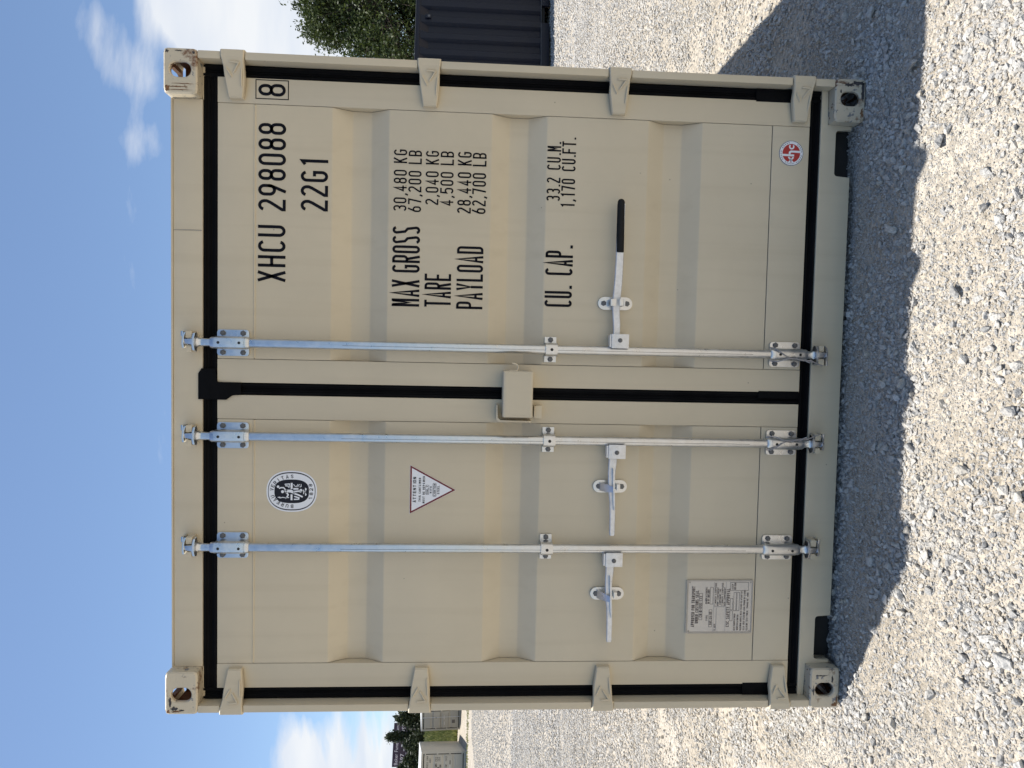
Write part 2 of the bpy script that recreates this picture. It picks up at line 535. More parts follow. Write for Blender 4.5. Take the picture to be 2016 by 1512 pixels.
# ------------------------------------------------------------------ stroke lettering (cut-vinyl capitals of even line width)
def arc(cx, cy, rx, ry, a0, a1, n=10):
    return [(cx + rx * math.cos(R(a0 + (a1 - a0) * i / n)), cy + ry * math.sin(R(a0 + (a1 - a0) * i / n))) for i in range(n + 1)]


def glyph(ch, w, h, s):
    x0, x1, y0, y1 = s / 2, w - s / 2, s / 2, h - s / 2
    cx, cy = w / 2, h / 2
    rx = (x1 - x0) / 2
    ry = min(rx * 1.12, (y1 - y0) / 4)
    e0, e1 = -s / 2, s / 2

    def stadium(a, b, k=None):
        q = ry if k is None else k
        return arc(cx, b - q, rx, q, 0, 180) + arc(cx, a + q, rx, q, 180, 360)
    if ch in 'O0':
        return [(stadium(y0, y1), True)]
    if ch == '8':
        md = y0 + (y1 - y0) * 0.53
        a = arc(cx, y1 - ry, rx * 0.92, ry, 0, 180) + arc(cx, md + ry * 0.85, rx * 0.92, ry * 0.85, 180, 360)
        b = arc(cx, md - ry * 0.9, rx, ry * 0.9, 0, 180) + arc(cx, y0 + ry, rx, ry, 180, 360)
        return [(a, True), (b, True)]
    if ch in '96':
        md = y0 + (y1 - y0) * 0.40
        lp = stadium(md, y1)
        tail = [(x1, y1 - ry - (y1 - md - 2 * ry) * 0.6), (x1 - 0.04 * w, md + ry * 0.55), (x0 + 0.22 * w, 0)]
        ps = [(lp, True), (tail, False)]
        if ch == '6':
            ps = [([(w - p[0], h - p[1]) for p in q], c) for q, c in ps]
        return ps
    if ch == '2':
        return [(arc(cx, y1 - ry, rx, ry, 165, 0) + [(x1, y1 - ry * 1.45), (x1 - 0.12 * w, y1 - ry * 2.2), (x0, y0 + ry * 0.45), (x0, y0), (w, y0)], False)]
    if ch == '3':
        md = y0 + (y1 - y0) * 0.53
        a = arc(cx, y1 - ry, rx, ry, 160, 0, 9) + arc(cx, md + ry * 0.85, rx, ry * 0.85, 0, -90, 6) + [(cx - rx * 0.25, md)]
        b = [(cx - rx * 0.25, md)] + arc(cx, md - ry * 0.9, rx, ry * 0.9, 90, 0, 6) + arc(cx, y0 + ry, rx, ry, 0, -160, 9)
        return [(a, False), (b, False)]
    if ch == '4':
        return [([(w, y0 + h * 0.22), (x0, y0 + h * 0.22), (x1 - 0.22 * w, y1), (x1 - 0.22 * w, 0)], False)]
    if ch == '5':
        md = y0 + (y1 - y0) * 0.58
        return [([(w * 0.95, y1), (x0 + 0.06 * w, y1), (x0, md - ry * 0.25)] + arc(cx, md - ry * 0.7, rx, ry * 0.9, 110, 0, 8) + arc(cx, y0 + ry, rx, ry, 0, -160, 9), False)]
    if ch == '7':
        return [([(0, y1), (x1, y1), (x0 + 0.32 * w, 0)], False)]
    if ch == '1':
        return [([(cx - 0.26 * w, y1 - 0.10 * h), (cx + 0.06 * w, y1), (cx + 0.06 * w, 0)], False)]
    if ch == 'X':
        return [([(x0, 0), (x1, h)], False), ([(x0, h), (x1, 0)], False)]
    if ch == 'H':
        return [([(x0, 0), (x0, h)], False), ([(x1, 0), (x1, h)], False), ([(x0, cy), (x1, cy)], False)]
    if ch == 'C':
        return [(arc(cx, y1 - ry, rx, ry, 15, 180) + arc(cx, y0 + ry, rx, ry, 180, 345), False)]
    if ch == 'G':
        return [(arc(cx, y1 - ry, rx, ry, 15, 180) + arc(cx, y0 + ry, rx, ry, 180, 360) + [(x1, cy), (cx, cy)], False)]
    if ch == 'U':
        return [([(x0, h)] + arc(cx, y0 + ry, rx, ry, 180, 360) + [(x1, h)], False)]
    if ch == 'M':
        return [([(x0, 0), (x0, h)], False), ([(x1, 0), (x1, h)], False), ([(x0 + s * 0.2, h - s * 0.4), (cx, h * 0.38), (x1 - s * 0.2, h - s * 0.4)], False)]
    if ch == 'N':
        return [([(x0, 0), (x0, h)], False), ([(x1, 0), (x1, h)], False), ([(x0, h - s * 0.5), (x1, s * 0.5)], False)]
    if ch == 'A':
        return [([(x0, 0), (cx, h), (x1, 0)], False), ([(x0 + 0.16 * w, h * 0.27), (x1 - 0.16 * w, h * 0.27)], False)]
    if ch == 'V':
        return [([(x0, h), (cx, 0), (x1, h)], False)]
    if ch in 'PRB':
        md = y0 + (y1 - y0) * 0.47
        q = min(rx * 1.2, (y1 - md) / 2)
        up = [(x0, y1), (cx, y1)] + arc(cx, y1 - q, x1 - cx, q, 90, 0, 6) + arc(cx, md + q, x1 - cx, q, 0, -90, 6) + [(x0, md)]
        ps = [([(x0, 0), (x0, h)], False), (up, False)]
        if ch == 'R':
            ps.append(([(cx, md), (x1, 0)], False))
        if ch == 'B':
            q2 = min(rx * 1.2, (md - y0) / 2)
            ps.append(([(cx, md)] + arc(cx, md - q2, x1 - cx, q2, 90, 0, 6) + arc(cx, y0 + q2, x1 - cx, q2, 0, -90, 6) + [(x0, y0)], False))
        return ps
    if ch == 'D':
        q = ry
        return [([(x0, y0), (x0, y1), (cx, y1)] + arc(cx, y1 - q, x1 - cx, q, 90, 0, 6) + arc(cx, y0 + q, x1 - cx, q, 0, -90, 6) + [(x0, y0)], True)]
    if ch == 'K':
        return [([(x0, 0), (x0, h)], False), ([(x1, h), (x0, h * 0.38)], False), ([(x0 + 0.25 * w, h * 0.52), (x1, 0)], False)]
    if ch == 'L':
        return [([(x0, h), (x0, y0), (w, y0)], False)]
    if ch == 'E':
        return [([(w, y1), (x0, y1), (x0, y0), (w, y0)], False), ([(x0, cy), (w * 0.9, cy)], False)]
    if ch == 'F':
        return [([(w, y1), (x0, y1), (x0, 0)], False), ([(x0, cy), (w * 0.9, cy)], False)]
    if ch == 'T':
        return [([(0, y1), (w, y1)], False), ([(cx, y1), (cx, 0)], False)]
    if ch == 'I':
        return [([(cx, 0), (cx, h)], False)]
    if ch == 'Y':
        return [([(x0, h), (cx, h * 0.45), (x1, h)], False), ([(cx, h * 0.45), (cx, 0)], False)]
    if ch == 'S':
        md = cy
        return [(arc(cx, y1 - ry, rx, ry, 15, 200, 10) + [(cx - rx * 0.55, md + ry * 0.45), (cx + rx * 0.55, md - ry * 0.45)] + arc(cx, y0 + ry, rx, ry, 20, -165, 10), False)]
    if ch == '.':
        return [([(cx - s * 0.62, s * 0.6), (cx + s * 0.62, s * 0.6)], False)]
    if ch == ',':
        return [([(cx, s * 1.1), (cx - s * 0.1, s * 0.3), (cx - s * 0.7, -s * 0.8)], False)]
    if ch == '-':
        return [([(x0, cy), (x1, cy)], False)]
    return []


def strip(mb, pts, s, place, mi=0, closed=False):
    """a stroke of width s along a 2-D polyline; place maps (x, y) to a 3-D point"""
    P = [Vector(p) for p in pts]
    cl = []
    for p in P:
        if not cl or (p - cl[-1]).length > s * 0.02:
            cl.append(p)
    P = cl
    if closed and (P[0] - P[-1]).length < s * 0.05:
        P.pop()
    n = len(P)
    if n < 2:
        return
    Lf, Rt = [], []
    for i in range(n):
        if closed:
            a, b = P[(i - 1) % n], P[(i + 1) % n]
            d0, d1 = (P[i] - a).normalized(), (b - P[i]).normalized()
        else:
            d0 = (P[i] - P[i - 1]).normalized() if i else (P[1] - P[0]).normalized()
            d1 = (P[i + 1] - P[i]).normalized() if i < n - 1 else d0
        t = d0 + d1
        t = t.normalized() if t.length > 1e-6 else d1
        nrm = Vector((-t.y, t.x))
        k = 1.0 / max(0.42, nrm.dot(Vector((-d1.y, d1.x))))
        Lf.append(P[i] + nrm * (s / 2 * k)); Rt.append(P[i] - nrm * (s / 2 * k))
    bm = mb.bm
    vl = [bm.verts.new(place(p)) for p in Lf]; vr = [bm.verts.new(place(p)) for p in Rt]
    for i in range(n if closed else n - 1):
        j = (i + 1) % n
        f = bm.faces.new((vl[i], vr[i], vr[j], vl[j])); f.material_index = mi


ADV = {' ': 0.72, '.': 0.5, ',': 0.5, 'I': 0.6, '1': 0.95, '-': 0.8}


def text_into(mb, txt, x0, x1, z0, z1, y, ratio=0.74, stroke=0.11, mi=0, adv=None, place=None, pen=None):
    """one line of stroke capitals between x0..x1 and z0..z1 on the plane y"""
    A = dict(ADV); A.update(adv or {})
    tot = sum(A.get(c, 1.0) for c in txt[:-1])
    last = ratio * (A.get(txt[-1], 1.0) if txt[-1] in '.,' else 1.0)
    pitch = (x1 - x0) / (tot + last)
    h = z1 - z0; gw = ratio * pitch; s = stroke * h
    x = x0
    for c in txt:
        a = A.get(c, 1.0)
        w = gw * a if c in '.,' else gw
        for pts, cl in glyph(c, w, h, s):
            pl = place or (lambda p: (p[0], y, p[1]))
            strip(mb, [(x + q[0], z0 + q[1]) for q in pts], s, pl, mi, cl)
        x += pitch * a


def rounded(x0, x1, z0, z1, r, n=6):
    """rounded rectangle outline"""
    pts = []
    for cx, cz, a in ((x1 - r, z1 - r, 0), (x0 + r, z1 - r, 90), (x0 + r, z0 + r, 180), (x1 - r, z0 + r, 270)):
        pts += [(cx + r * math.cos(R(a + 90 * i / n)), cz + r * math.sin(R(a + 90 * i / n))) for i in range(n + 1)]
    return pts


def superellipse(cx, cz, a, b, p=2.6, n=64):
    out = []
    for i in range(n):
        t = 2 * math.pi * i / n
        c, s = math.cos(t), math.sin(t)
        out.append((cx + a * math.copysign(abs(c) ** (2 / p), c), cz + b * math.copysign(abs(s) ** (2 / p), s)))
    return out


# ------------------------------------------------------------------ ground
def hrise(x, y):
    """the yard climbs to the back left, then a grass bank"""
    s = -0.5 * np.asarray(x, float) + 0.866 * np.asarray(y, float)
    return np.interp(s, [0, 11, 20, 30, 43.8, 48.9, 53, 60, 72, 100, 3000], [0, 0, 0.13, 0.5, 1.19, 1.58, 1.95, 4.0, 4.9, 5.4, 6.0])


_ph = rng.uniform(0, 6.28, (24, 3))
_fr = np.concatenate([rng.normal(0, 2.2, (10, 2)), rng.normal(0, 7.0, (14, 2))])
_am = np.concatenate([np.full(10, 0.0013), np.full(14, 0.0009)])


def hbump(x, y):
    x = np.asarray(x, float); y = np.asarray(y, float)
    z = np.zeros(np.broadcast(x, y).shape)
    for (fx, fy), a, p in zip(_fr, _am, _ph):
        z = z + a * np.sin(fx * x + fy * y + p[0])
    fade = np.clip((26 - np.hypot(x, y)) / 12, 0, 1)
    return z * fade


def hgt(x, y):
    return hrise(x, y) + hbump(x, y) - 0.006


def axis_lines(lo, hi, step, far):
    inner = np.arange(lo, hi + 1e-6, step)
    d = step; outer = []; t = hi
    while t < far:
        d *= 1.16; t += d; outer.append(t)
    d = step; t = lo; neg = []
    while t > -far:
        d *= 1.16; t -= d; neg.append(t)
    return np.array(neg[::-1] + list(inner) + outer)


gx = axis_lines(-3.2, 4.2, 0.06, 900); gy = axis_lines(-2.4, 3.0, 0.06, 900)
GX, GY = np.meshgrid(gx, gy, indexing='ij')
GZ = hgt(GX, GY)
nx, ny = GX.shape
idx = np.arange(nx * ny).reshape(nx, ny)
F = np.stack([idx[:-1, :-1], idx[1:, :-1], idx[1:, 1:], idx[:-1, 1:]], -1).reshape(-1, 4)
ground = np_mesh('ground', np.stack([GX, GY, GZ], -1).reshape(-1, 3), F, 'ground')
ground.data.polygons.foreach_set('use_smooth', [True] * len(ground.data.polygons))
ground['kind'] = 'structure'


def stone_mesh(k):
    r = np.random.default_rng(100 + k)
    bm = bmesh.new()
    d = r.normal(size=(13, 3)); d /= np.linalg.norm(d, axis=1)[:, None]
    d *= r.uniform(0.78, 1.05, (13, 1)); d *= np.array([1.0, r.uniform(0.65, 0.95), r.uniform(0.5, 0.75)])
    for p in d:
        bm.verts.new(p)
    bmesh.ops.convex_hull(bm, input=bm.verts[:])
    bmesh.ops.delete(bm, geom=[v for v in bm.verts if not v.link_faces], context='VERTS')
    bmesh.ops.bevel(bm, geom=bm.edges[:], offset=0.05, segments=1, affect='EDGES', clamp_overlap=True)
    bmesh.ops.recalc_face_normals(bm, faces=bm.faces[:])
    me = bpy.data.meshes.new('stone'); bm.to_mesh(me); bm.free(); me.materials.append(M['stone'])
    return me


_pf = rng.normal(0, 1, (16, 2)); _pf = _pf / np.linalg.norm(_pf, axis=1)[:, None] * rng.uniform(5.0, 15.0, (16, 1)); _pp = rng.uniform(0, 6.28, 16)


def patch(x, y):
    """0..1: where the loose stone lies thick and where wheels have left bare dust"""
    z = 0
    for (fx, fy), p in zip(_pf, _pp):
        z = z + np.sin(fx * x + fy * y * 1.2 + p)
    return np.clip(0.5 + z / 8.5, 0, 1)


def under_box(x, y, pad=0.0):
    return (np.abs(x) < 1.19 - pad) & (y > 0.06 + pad) & (y < 6.0)


def stones():
    meshes = [stone_mesh(k) for k in range(10)]
    n = 0
    spots = []
    while n < 300:
        x = random.uniform(-1.75, 2.3); y = random.uniform(-1.15, 1.3)
        if -1.26 < x < 1.26 and y > -0.03:
            continue
        # a few drifts of bigger stone, emptier wheel tracks between them
        if random.random() > 0.06 + 0.94 * float(patch(x, y)) ** 2.2:
            continue
        r = 0.0115 + 0.0205 * random.random() ** 2.0
        if any((x - a) ** 2 + (y - b) ** 2 < (r + c) ** 2 for a, b, c in spots):
            continue
        spots.append((x, y, r)); n += 1
    for i, (x, y, r) in enumerate(spots):
        o = bpy.data.objects.new('stone', meshes[i % 10]); COL.objects.link(o)
        o.parent = ground
        o.location = (x, y, float(hgt(x, y)) + r * random.uniform(0.25, 0.5))
        o.rotation_euler = (random.uniform(-0.5, 0.5), random.uniform(-0.5, 0.5), random.uniform(0, 6.28))
        o.scale = (r * random.uniform(0.9, 1.4), r * random.uniform(0.8, 1.1), r * random.uniform(0.8, 1.15))


stones()


def gravel():
    zones = (  # x range, y range, stones per square metre, radius range
        ((-1.9, 2.4), (-1.25, 0.5), 19000, (0.0014, 0.0036)),
        ((-1.9, 2.4), (-1.25, 0.8), 7600, (0.0036, 0.0078)),
        ((-2.2, 2.8), (-1.4, 1.2), 1500, (0.0075, 0.0140)),
        ((-3.4, 3.8), (0.3, 3.2), 5200, (0.0045, 0.0095)),
        ((-3.4, 3.8), (0.9, 3.2), 500, (0.009, 0.015)),
        ((-6.5, 6.5), (3.0, 8.0), 1500, (0.007, 0.014)),
        ((-11, 9.5), (7.8, 16), 420, (0.011, 0.021)),
        ((-20, -4), (15, 34), 90, (0.016, 0.030)),
    )
    X, Y, S = [], [], []
    for (xa, xb), (ya, yb), den, (ra, rb) in zones:
        n = int((xb - xa) * (yb - ya) * den)
        x = rng.uniform(xa, xb, n); y = rng.uniform(ya, yb, n)
        keep = ~under_box(x, y, 0.12)
        # soft patchiness
        if yb < 4:
            p = patch(x, y)
            u = rng.uniform(0, 1, n)
            keep &= u < (0.80 if rb < 0.005 else 0.10 + 1.05 * p ** 1.7 if rb < 0.01 else 0.03 + 1.25 * p ** 2.4)
        x, y = x[keep], y[keep]
        X.append(x); Y.append(y); S.append(ra + (rb - ra) * rng.uniform(0, 1, len(x)) ** 1.7)
    X, Y, S = map(np.concatenate, (X, Y, S))
    Z = hgt(X, Y) + S * rng.uniform(0.15, 0.55, len(X))
    n = len(X)
    me = bpy.data.meshes.new('gravel')
    me.vertices.add(n); me.vertices.foreach_set('co', np.stack([X, Y, Z], -1).astype(np.float32).ravel())
    a = me.attributes.new('rot', 'FLOAT_VECTOR', 'POINT')
    a.data.foreach_set('vector', np.stack([rng.uniform(-0.7, 0.7, n), rng.uniform(-0.7, 0.7, n), rng.uniform(0, 6.28, n)], -1).astype(np.float32).ravel())
    a = me.attributes.new('scl', 'FLOAT_VECTOR', 'POINT')
    a.data.foreach_set('vector', np.stack([S * rng.uniform(0.9, 1.5, n), S * rng.uniform(0.75, 1.15, n), S * rng.uniform(0.55, 1.0, n)], -1).astype(np.float32).ravel())
    a = me.attributes.new('pick', 'INT', 'POINT')
    a.data.foreach_set('value', rng.integers(0, 10, n).astype(np.int32))
    o = bpy.data.objects.new('gravel', me); COL.objects.link(o)
    o['kind'] = 'stuff'; o['label'] = 'loose crushed grey limestone gravel covering the yard'; o['category'] = 'gravel'
    ng = bpy.data.node_groups.new('gravel', 'GeometryNodeTree')
    ng.interface.new_socket('Geometry', in_out='INPUT', socket_type='NodeSocketGeometry')
    ng.interface.new_socket('Geometry', in_out='OUTPUT', socket_type='NodeSocketGeometry')
    N, L = ng.nodes.new, ng.links.new
    gi = N('NodeGroupInput'); go = N('NodeGroupOutput')
    g2i = N('GeometryNodeGeometryToInstance')
    for k in range(10):
        ico = N('GeometryNodeMeshIcoSphere'); ico.inputs['Radius'].default_value = 1.0; ico.inputs['Subdivisions'].default_value = 1
        rv = N('FunctionNodeRandomValue'); rv.data_type = 'FLOAT_VECTOR'
        rv.inputs[0].default_value = (-0.36, -0.36, -0.36); rv.inputs[1].default_value = (0.36, 0.36, 0.36)
        rv.inputs['Seed'].default_value = 11 + k * 7
        sp = N('GeometryNodeSetPosition')
        L(ico.outputs['Mesh'], sp.inputs['Geometry']); L(rv.outputs[0], sp.inputs['Offset'])
        ch = N('GeometryNodeConvexHull'); L(sp.outputs[0], ch.inputs[0])
        sm = N('GeometryNodeSetMaterial'); sm.inputs['Material'].default_value = M['stone']
        L(ch.outputs[0], sm.inputs['Geometry']); L(sm.outputs[0], g2i.inputs[0])
    iop = N('GeometryNodeInstanceOnPoints'); iop.inputs['Pick Instance'].default_value = True
    L(gi.outputs[0], iop.inputs['Points']); L(g2i.outputs[0], iop.inputs['Instance'])

    def attr(nm, t):
        q = N('GeometryNodeInputNamedAttribute'); q.data_type = t; q.inputs['Name'].default_value = nm
        return q.outputs['Attribute']
    L(attr('pick', 'INT'), iop.inputs['Instance Index'])
    e2r = N('FunctionNodeEulerToRotation'); L(attr('rot', 'FLOAT_VECTOR'), e2r.inputs[0]); L(e2r.outputs[0], iop.inputs['Rotation'])
    L(attr('scl', 'FLOAT_VECTOR'), iop.inputs['Scale'])
    L(iop.outputs[0], go.inputs[0])
    md = o.modifiers.new('scatter', 'NODES'); md.node_group = ng
    print('gravel stones', n)


gravel()

# ------------------------------------------------------------------ the beige container
DY = 0.050      # plane of the door frames
BOX = thing('shipping_container', 'large beige steel shipping container seen square on at its double doors', 'shipping container')


def stadium_ring(cx, cz, w, h, n):
    """n points round an upright oval hole, same start and sense as rounded()"""
    a, b = w / 2, h / 2
    q = min(a, b)
    pts = []
    for i in range(n):
        t = 2 * math.pi * i / n
        c, s = math.cos(t), math.sin(t)
        pts.append((cx + q * c + (a - q) * (1 if c > 0 else -1), cz + q * s + (b - q) * (1 if s > 0 else -1)))
    return pts


def square_ring(cx, cz, w, h, n, r):
    pts = []
    for i in range(n):
        t = 2 * math.pi * i / n
        c, s = math.cos(t), math.sin(t)
        k = 1 / max(abs(c), abs(s))
        x, z = c * k * w / 2, s * k * h / 2
        # round the corners
        mx, mz = w / 2 - r, h / 2 - r
        if abs(x) > mx and abs(z) > mz:
            dx, dz = abs(x) - mx, abs(z) - mz
            l = math.hypot(dx, dz)
            x = math.copysign(mx + dx / l * r, x); z = math.copysign(mz + dz / l * r, z)
        pts.append((cx + x, cz + z))
    return pts


def corner_casting(sx, top, rear=False):
    """hollow cast block with oval openings in its end, outer side and top or bottom face"""
    mb = MB(); n = 48
    w, h, dpt, th = 0.160, 0.118, 0.178, 0.016
    cx = sx * (1.219 - w / 2); cz = (2.591 - h / 2) if top else h / 2
    y0, y1 = (0.0, dpt) if not rear else (6.058 - dpt, 6.058)
    yf = y0 if not rear else y1
    sg = 1 if not rear else -1
    hx = cx + sx * 0.006
    out = square_ring(cx, cz, w, h, n, 0.012)
    inn = square_ring(cx, cz, w - 0.010, h - 0.010, n, 0.010)
    hole = stadium_ring(hx, cz, 0.062, 0.082, n)
    hole2 = stadium_ring(hx, cz, 0.054, 0.074, n)
    wi = square_ring(cx, cz, w - 2 * th, h - 2 * th, n, 0.008)
    L3 = lambda ring, y: [(p[0], y, p[1]) for p in ring]
    # end face, rim of the opening, cavity, and the outer skin back to the far end
    mb.loops([L3(out, y1 if not rear else y0), L3(out, yf + sg * 0.005), L3(inn, yf), L3(hole, yf), L3(hole2, yf + sg * 0.004), L3(hole2, yf + sg * th), L3(wi, yf + sg * th)])
    # top (or bottom) plate with an opening
    zt = 2.591 if top else 0.0
    zs = -1 if top else 1
    m2 = []
    cyy = (y0 + y1) / 2
    o2 = square_ring(cx, cyy, w - 2 * th, dpt - 2 * th, n, 0.008)
    h2 = stadium_ring(cx, cyy, 0.063, 0.118, n)
    LZ = lambda ring, z: [(p[0], p[1], z) for p in ring]
    ob = mb.build('corner_casting', ['beige_rust' if top else 'beige_worn', 'rust'], BOX, smooth=40)
    # the skin loops above leave the top and side faces solid; cut the real openings
    bm = bmesh.new(); bm.from_mesh(ob.data)
    kill = []
    for f in bm.faces:
        c = f.calc_center_median()
        if abs(f.normal.z * (1 if top else -1) - 1) < 0.01 and abs(c.z - zt) < 0.002:
            kill.append(f)
    bmesh.ops.delete(bm, geom=kill, context='FACES')
    mb2 = MB(); mb2.bm.free(); mb2.bm = bm
    o3 = square_ring(cx, (y0 + y1) / 2 + sg * 0.0025, w - 0.024, dpt - 0.005, n, 0.0005)
    mb2.loops([LZ(o3, zt), LZ(h2, zt), LZ(h2, zt + zs * th)], 1)
    # inner walls of the cavity (rusty)
    xi0, xi1 = cx - w / 2 + th, cx + w / 2 - th
    zi0, zi1 = cz - h / 2 + th, cz + h / 2 - th
    ya, yb = (y0 + th, y1 - th)
    for quad in (((xi0, ya, zi0), (xi0, yb, zi0), (xi0, yb, zi1), (xi0, ya, zi1)),
                 ((xi1, ya, zi0), (xi1, yb, zi0), (xi1, yb, zi1), (xi1, ya, zi1)),
                 ((xi0, (yb if not rear else ya), zi0), (xi1, (yb if not rear else ya), zi0), (xi1, (yb if not rear else ya), zi1), (xi0, (yb if not rear else ya), zi1)),
                 ((xi0, ya, zi0 if top else zi1), (xi1, ya, zi0 if top else zi1), (xi1, yb, zi0 if top else zi1), (xi0, yb, zi0 if top else zi1))):
        f = bm.faces.new([bm.verts.new(p) for p in quad]); f.material_index = 1
    bmesh.ops.recalc_face_normals(bm, faces=bm.faces[:])
    bm.to_mesh(ob.data); bm.free()
    ob.data.polygons.foreach_set('use_smooth', [True] * len(ob.data.polygons))
    ob.data.set_sharp_from_angle(angle=R(40))
    return ob


for sx in (-1, 1):
    for top in (True, False):
        for rear in (False, True):
            corner_casting(sx, top, rear)


def scuffs():
    """scrapes on the castings: thin patches with ragged outlines, each proud of the paint by a hair"""
    r = random.Random(5)
    for (cx, cz, a, b, k) in ((1.076, 2.576, 0.012, 0.010, 'rust'), (1.083, 2.545, 0.0025, 0.034, 'rust'), (1.072, 2.535, 0.002, 0.045, 'rust'), (1.094, 2.520, 0.0018, 0.040, 'rust'),
                              (1.206, 2.578, 0.006, 0.008, 'scuff'), (1.209, 2.538, 0.003, 0.012, 'scuff'), (1.204, 2.485, 0.006, 0.005, 'scuff'),
                              (-1.172, 2.572, 0.020, 0.006, 'scuff'), (-1.196, 2.556, 0.008, 0.014, 'scuff'), (-1.203, 2.530, 0.005, 0.012, 'scuff'),
                              (-1.208, 2.580, 0.008, 0.009, 'rust'), (-1.207, 2.552, 0.004, 0.018, 'rust'), (1.203, 0.030, 0.009, 0.034, 'scuff'), (1.170, 0.012, 0.042, 0.008, 'scuff'), (1.196, 0.066, 0.008, 0.020, 'scuff'),
                              (1.092, 0.014, 0.020, 0.007, 'rust'), (1.170, 0.098, 0.010, 0.004, 'scuff'), (-1.204, 0.018, 0.009, 0.014, 'rust'), (-1.185, 0.009, 0.028, 0.005, 'rust'), (-1.100, 0.030, 0.018, 0.005, 'scuff'),
                              (-1.150, 0.104, 0.026, 0.003, 'scuff'), (-1.088, 0.070, 0.003, 0.030, 'scuff')):
        mb = MB(); n = 22
        pts = []
        for i in range(n):
            t = 2 * math.pi * i / n; q = r.uniform(0.45, 1.15)
            pts.append((min(1.212, max(-1.212, cx + a * q * math.cos(t))), min(2.584, max(0.007, cz + b * q * math.sin(t)))))
        mb.flat(pts, -0.0008)
        mb.build('scrape_mark', k, BOX, smooth=0)


scuffs()

# corner posts at the door end
for sx in (-1, 1):
    mb = MB()
    a, b = sorted((sx * 1.188, sx * 1.2155))
    zs = [0.119, 0.1945, 0.2835, 0.8975, 0.9855, 1.6045, 1.6905, 2.3065, 2.3935, 2.4725]
    for i in range(0, 10, 2):                # front leg is cut where the hinges turn
        mb.box(a, b, 0.003, 0.058, zs[i], zs[i + 1], 0.004)
    c, d = sorted((sx * 1.190, sx * 1.2145))
    mb.box(c, d, 0.030, 0.118, 0.1195, 2.472, 0.003)
    mb.box(min(sx * 1.15, sx * 1.2), max(sx * 1.15, sx * 1.2), 0.10, 0.16, 0.12, 2.47, 0.0)
    mb.build('corner_post', 'beige', BOX)

# header and sill
mb = MB()
mb.box(-1.0585, 1.0585, DY, 0.14, 2.4715, 2.5765, 0.003)
mb.box(-1.058, 1.058, DY - 0.004, 0.15, 2.5775, 2.584, 0.002)
mb.box(-1.187, -1.0590, 0.056, 0.14, 2.4655, 2.4725, 0.0)
mb.box(1.0590, 1.187, 0.056, 0.14, 2.4655, 2.4725, 0.0)
mb.build('door_header', 'beige', BOX)
mb = MB(); mb.tube([(0.5830, DY - 0.0005, 2.474), (0.5835, DY - 0.0012, 2.52), (0.5828, DY - 0.0005, 2.574)], 0.0016, 6); mb.build('weld_bead', 'plate_edge', BOX)


def sill():
    mb = MB()

    def notch(a, b):
        r = 0.014
        p = [(a, 0.023)]
        p += [(a + r + r * math.cos(R(t)), 0.087 - r + r * math.sin(R(t))) for t in (180, 157, 135, 112, 90)]
        p += [(b - r + r * math.cos(R(t)), 0.087 - r + r * math.sin(R(t))) for t in (90, 67, 45, 22, 0)]
        return p + [(b, 0.023)]
    pts = [(-1.188, 0.1455), (-1.188, 0.1195), (-1.0585, 0.1195), (-1.0585, 0.023)] + notch(-1.045, -0.866) + notch(0.864, 1.042) + \
          [(1.0585, 0.023), (1.0585, 0.1195), (1.188, 0.1195), (1.188, 0.1455)]
    mb.prism(pts, DY, 0.062, 'Y', bev=0.002)
    mb.box(-1.0, 1.0, 0.0625, 0.14, 0.1465, 0.152)
    o = mb.build('door_sill', 'beige', BOX)
    mb = MB(); mb.box(-1.055, 1.055, 0.118, 0.128, -0.02, 0.120); mb.build('cross_member_or_shade_plate', 'inside', BOX)  # dark plate added behind the sill to stop light and blacken the pockets
    return o


sill()


def corrugated_profile(a, b, base, dip, pitch, flat_o, slope, flat_i):
    pts = []; t = a
    pts.append((t, base))
    while t + flat_o + 2 * slope + flat_i <= b:
        for d, y in ((flat_o, base), (slope, base + dip), (flat_i, base + dip), (slope, base)):
            t += d; pts.append((t, y))
    pts.append((b, base))
    return pts


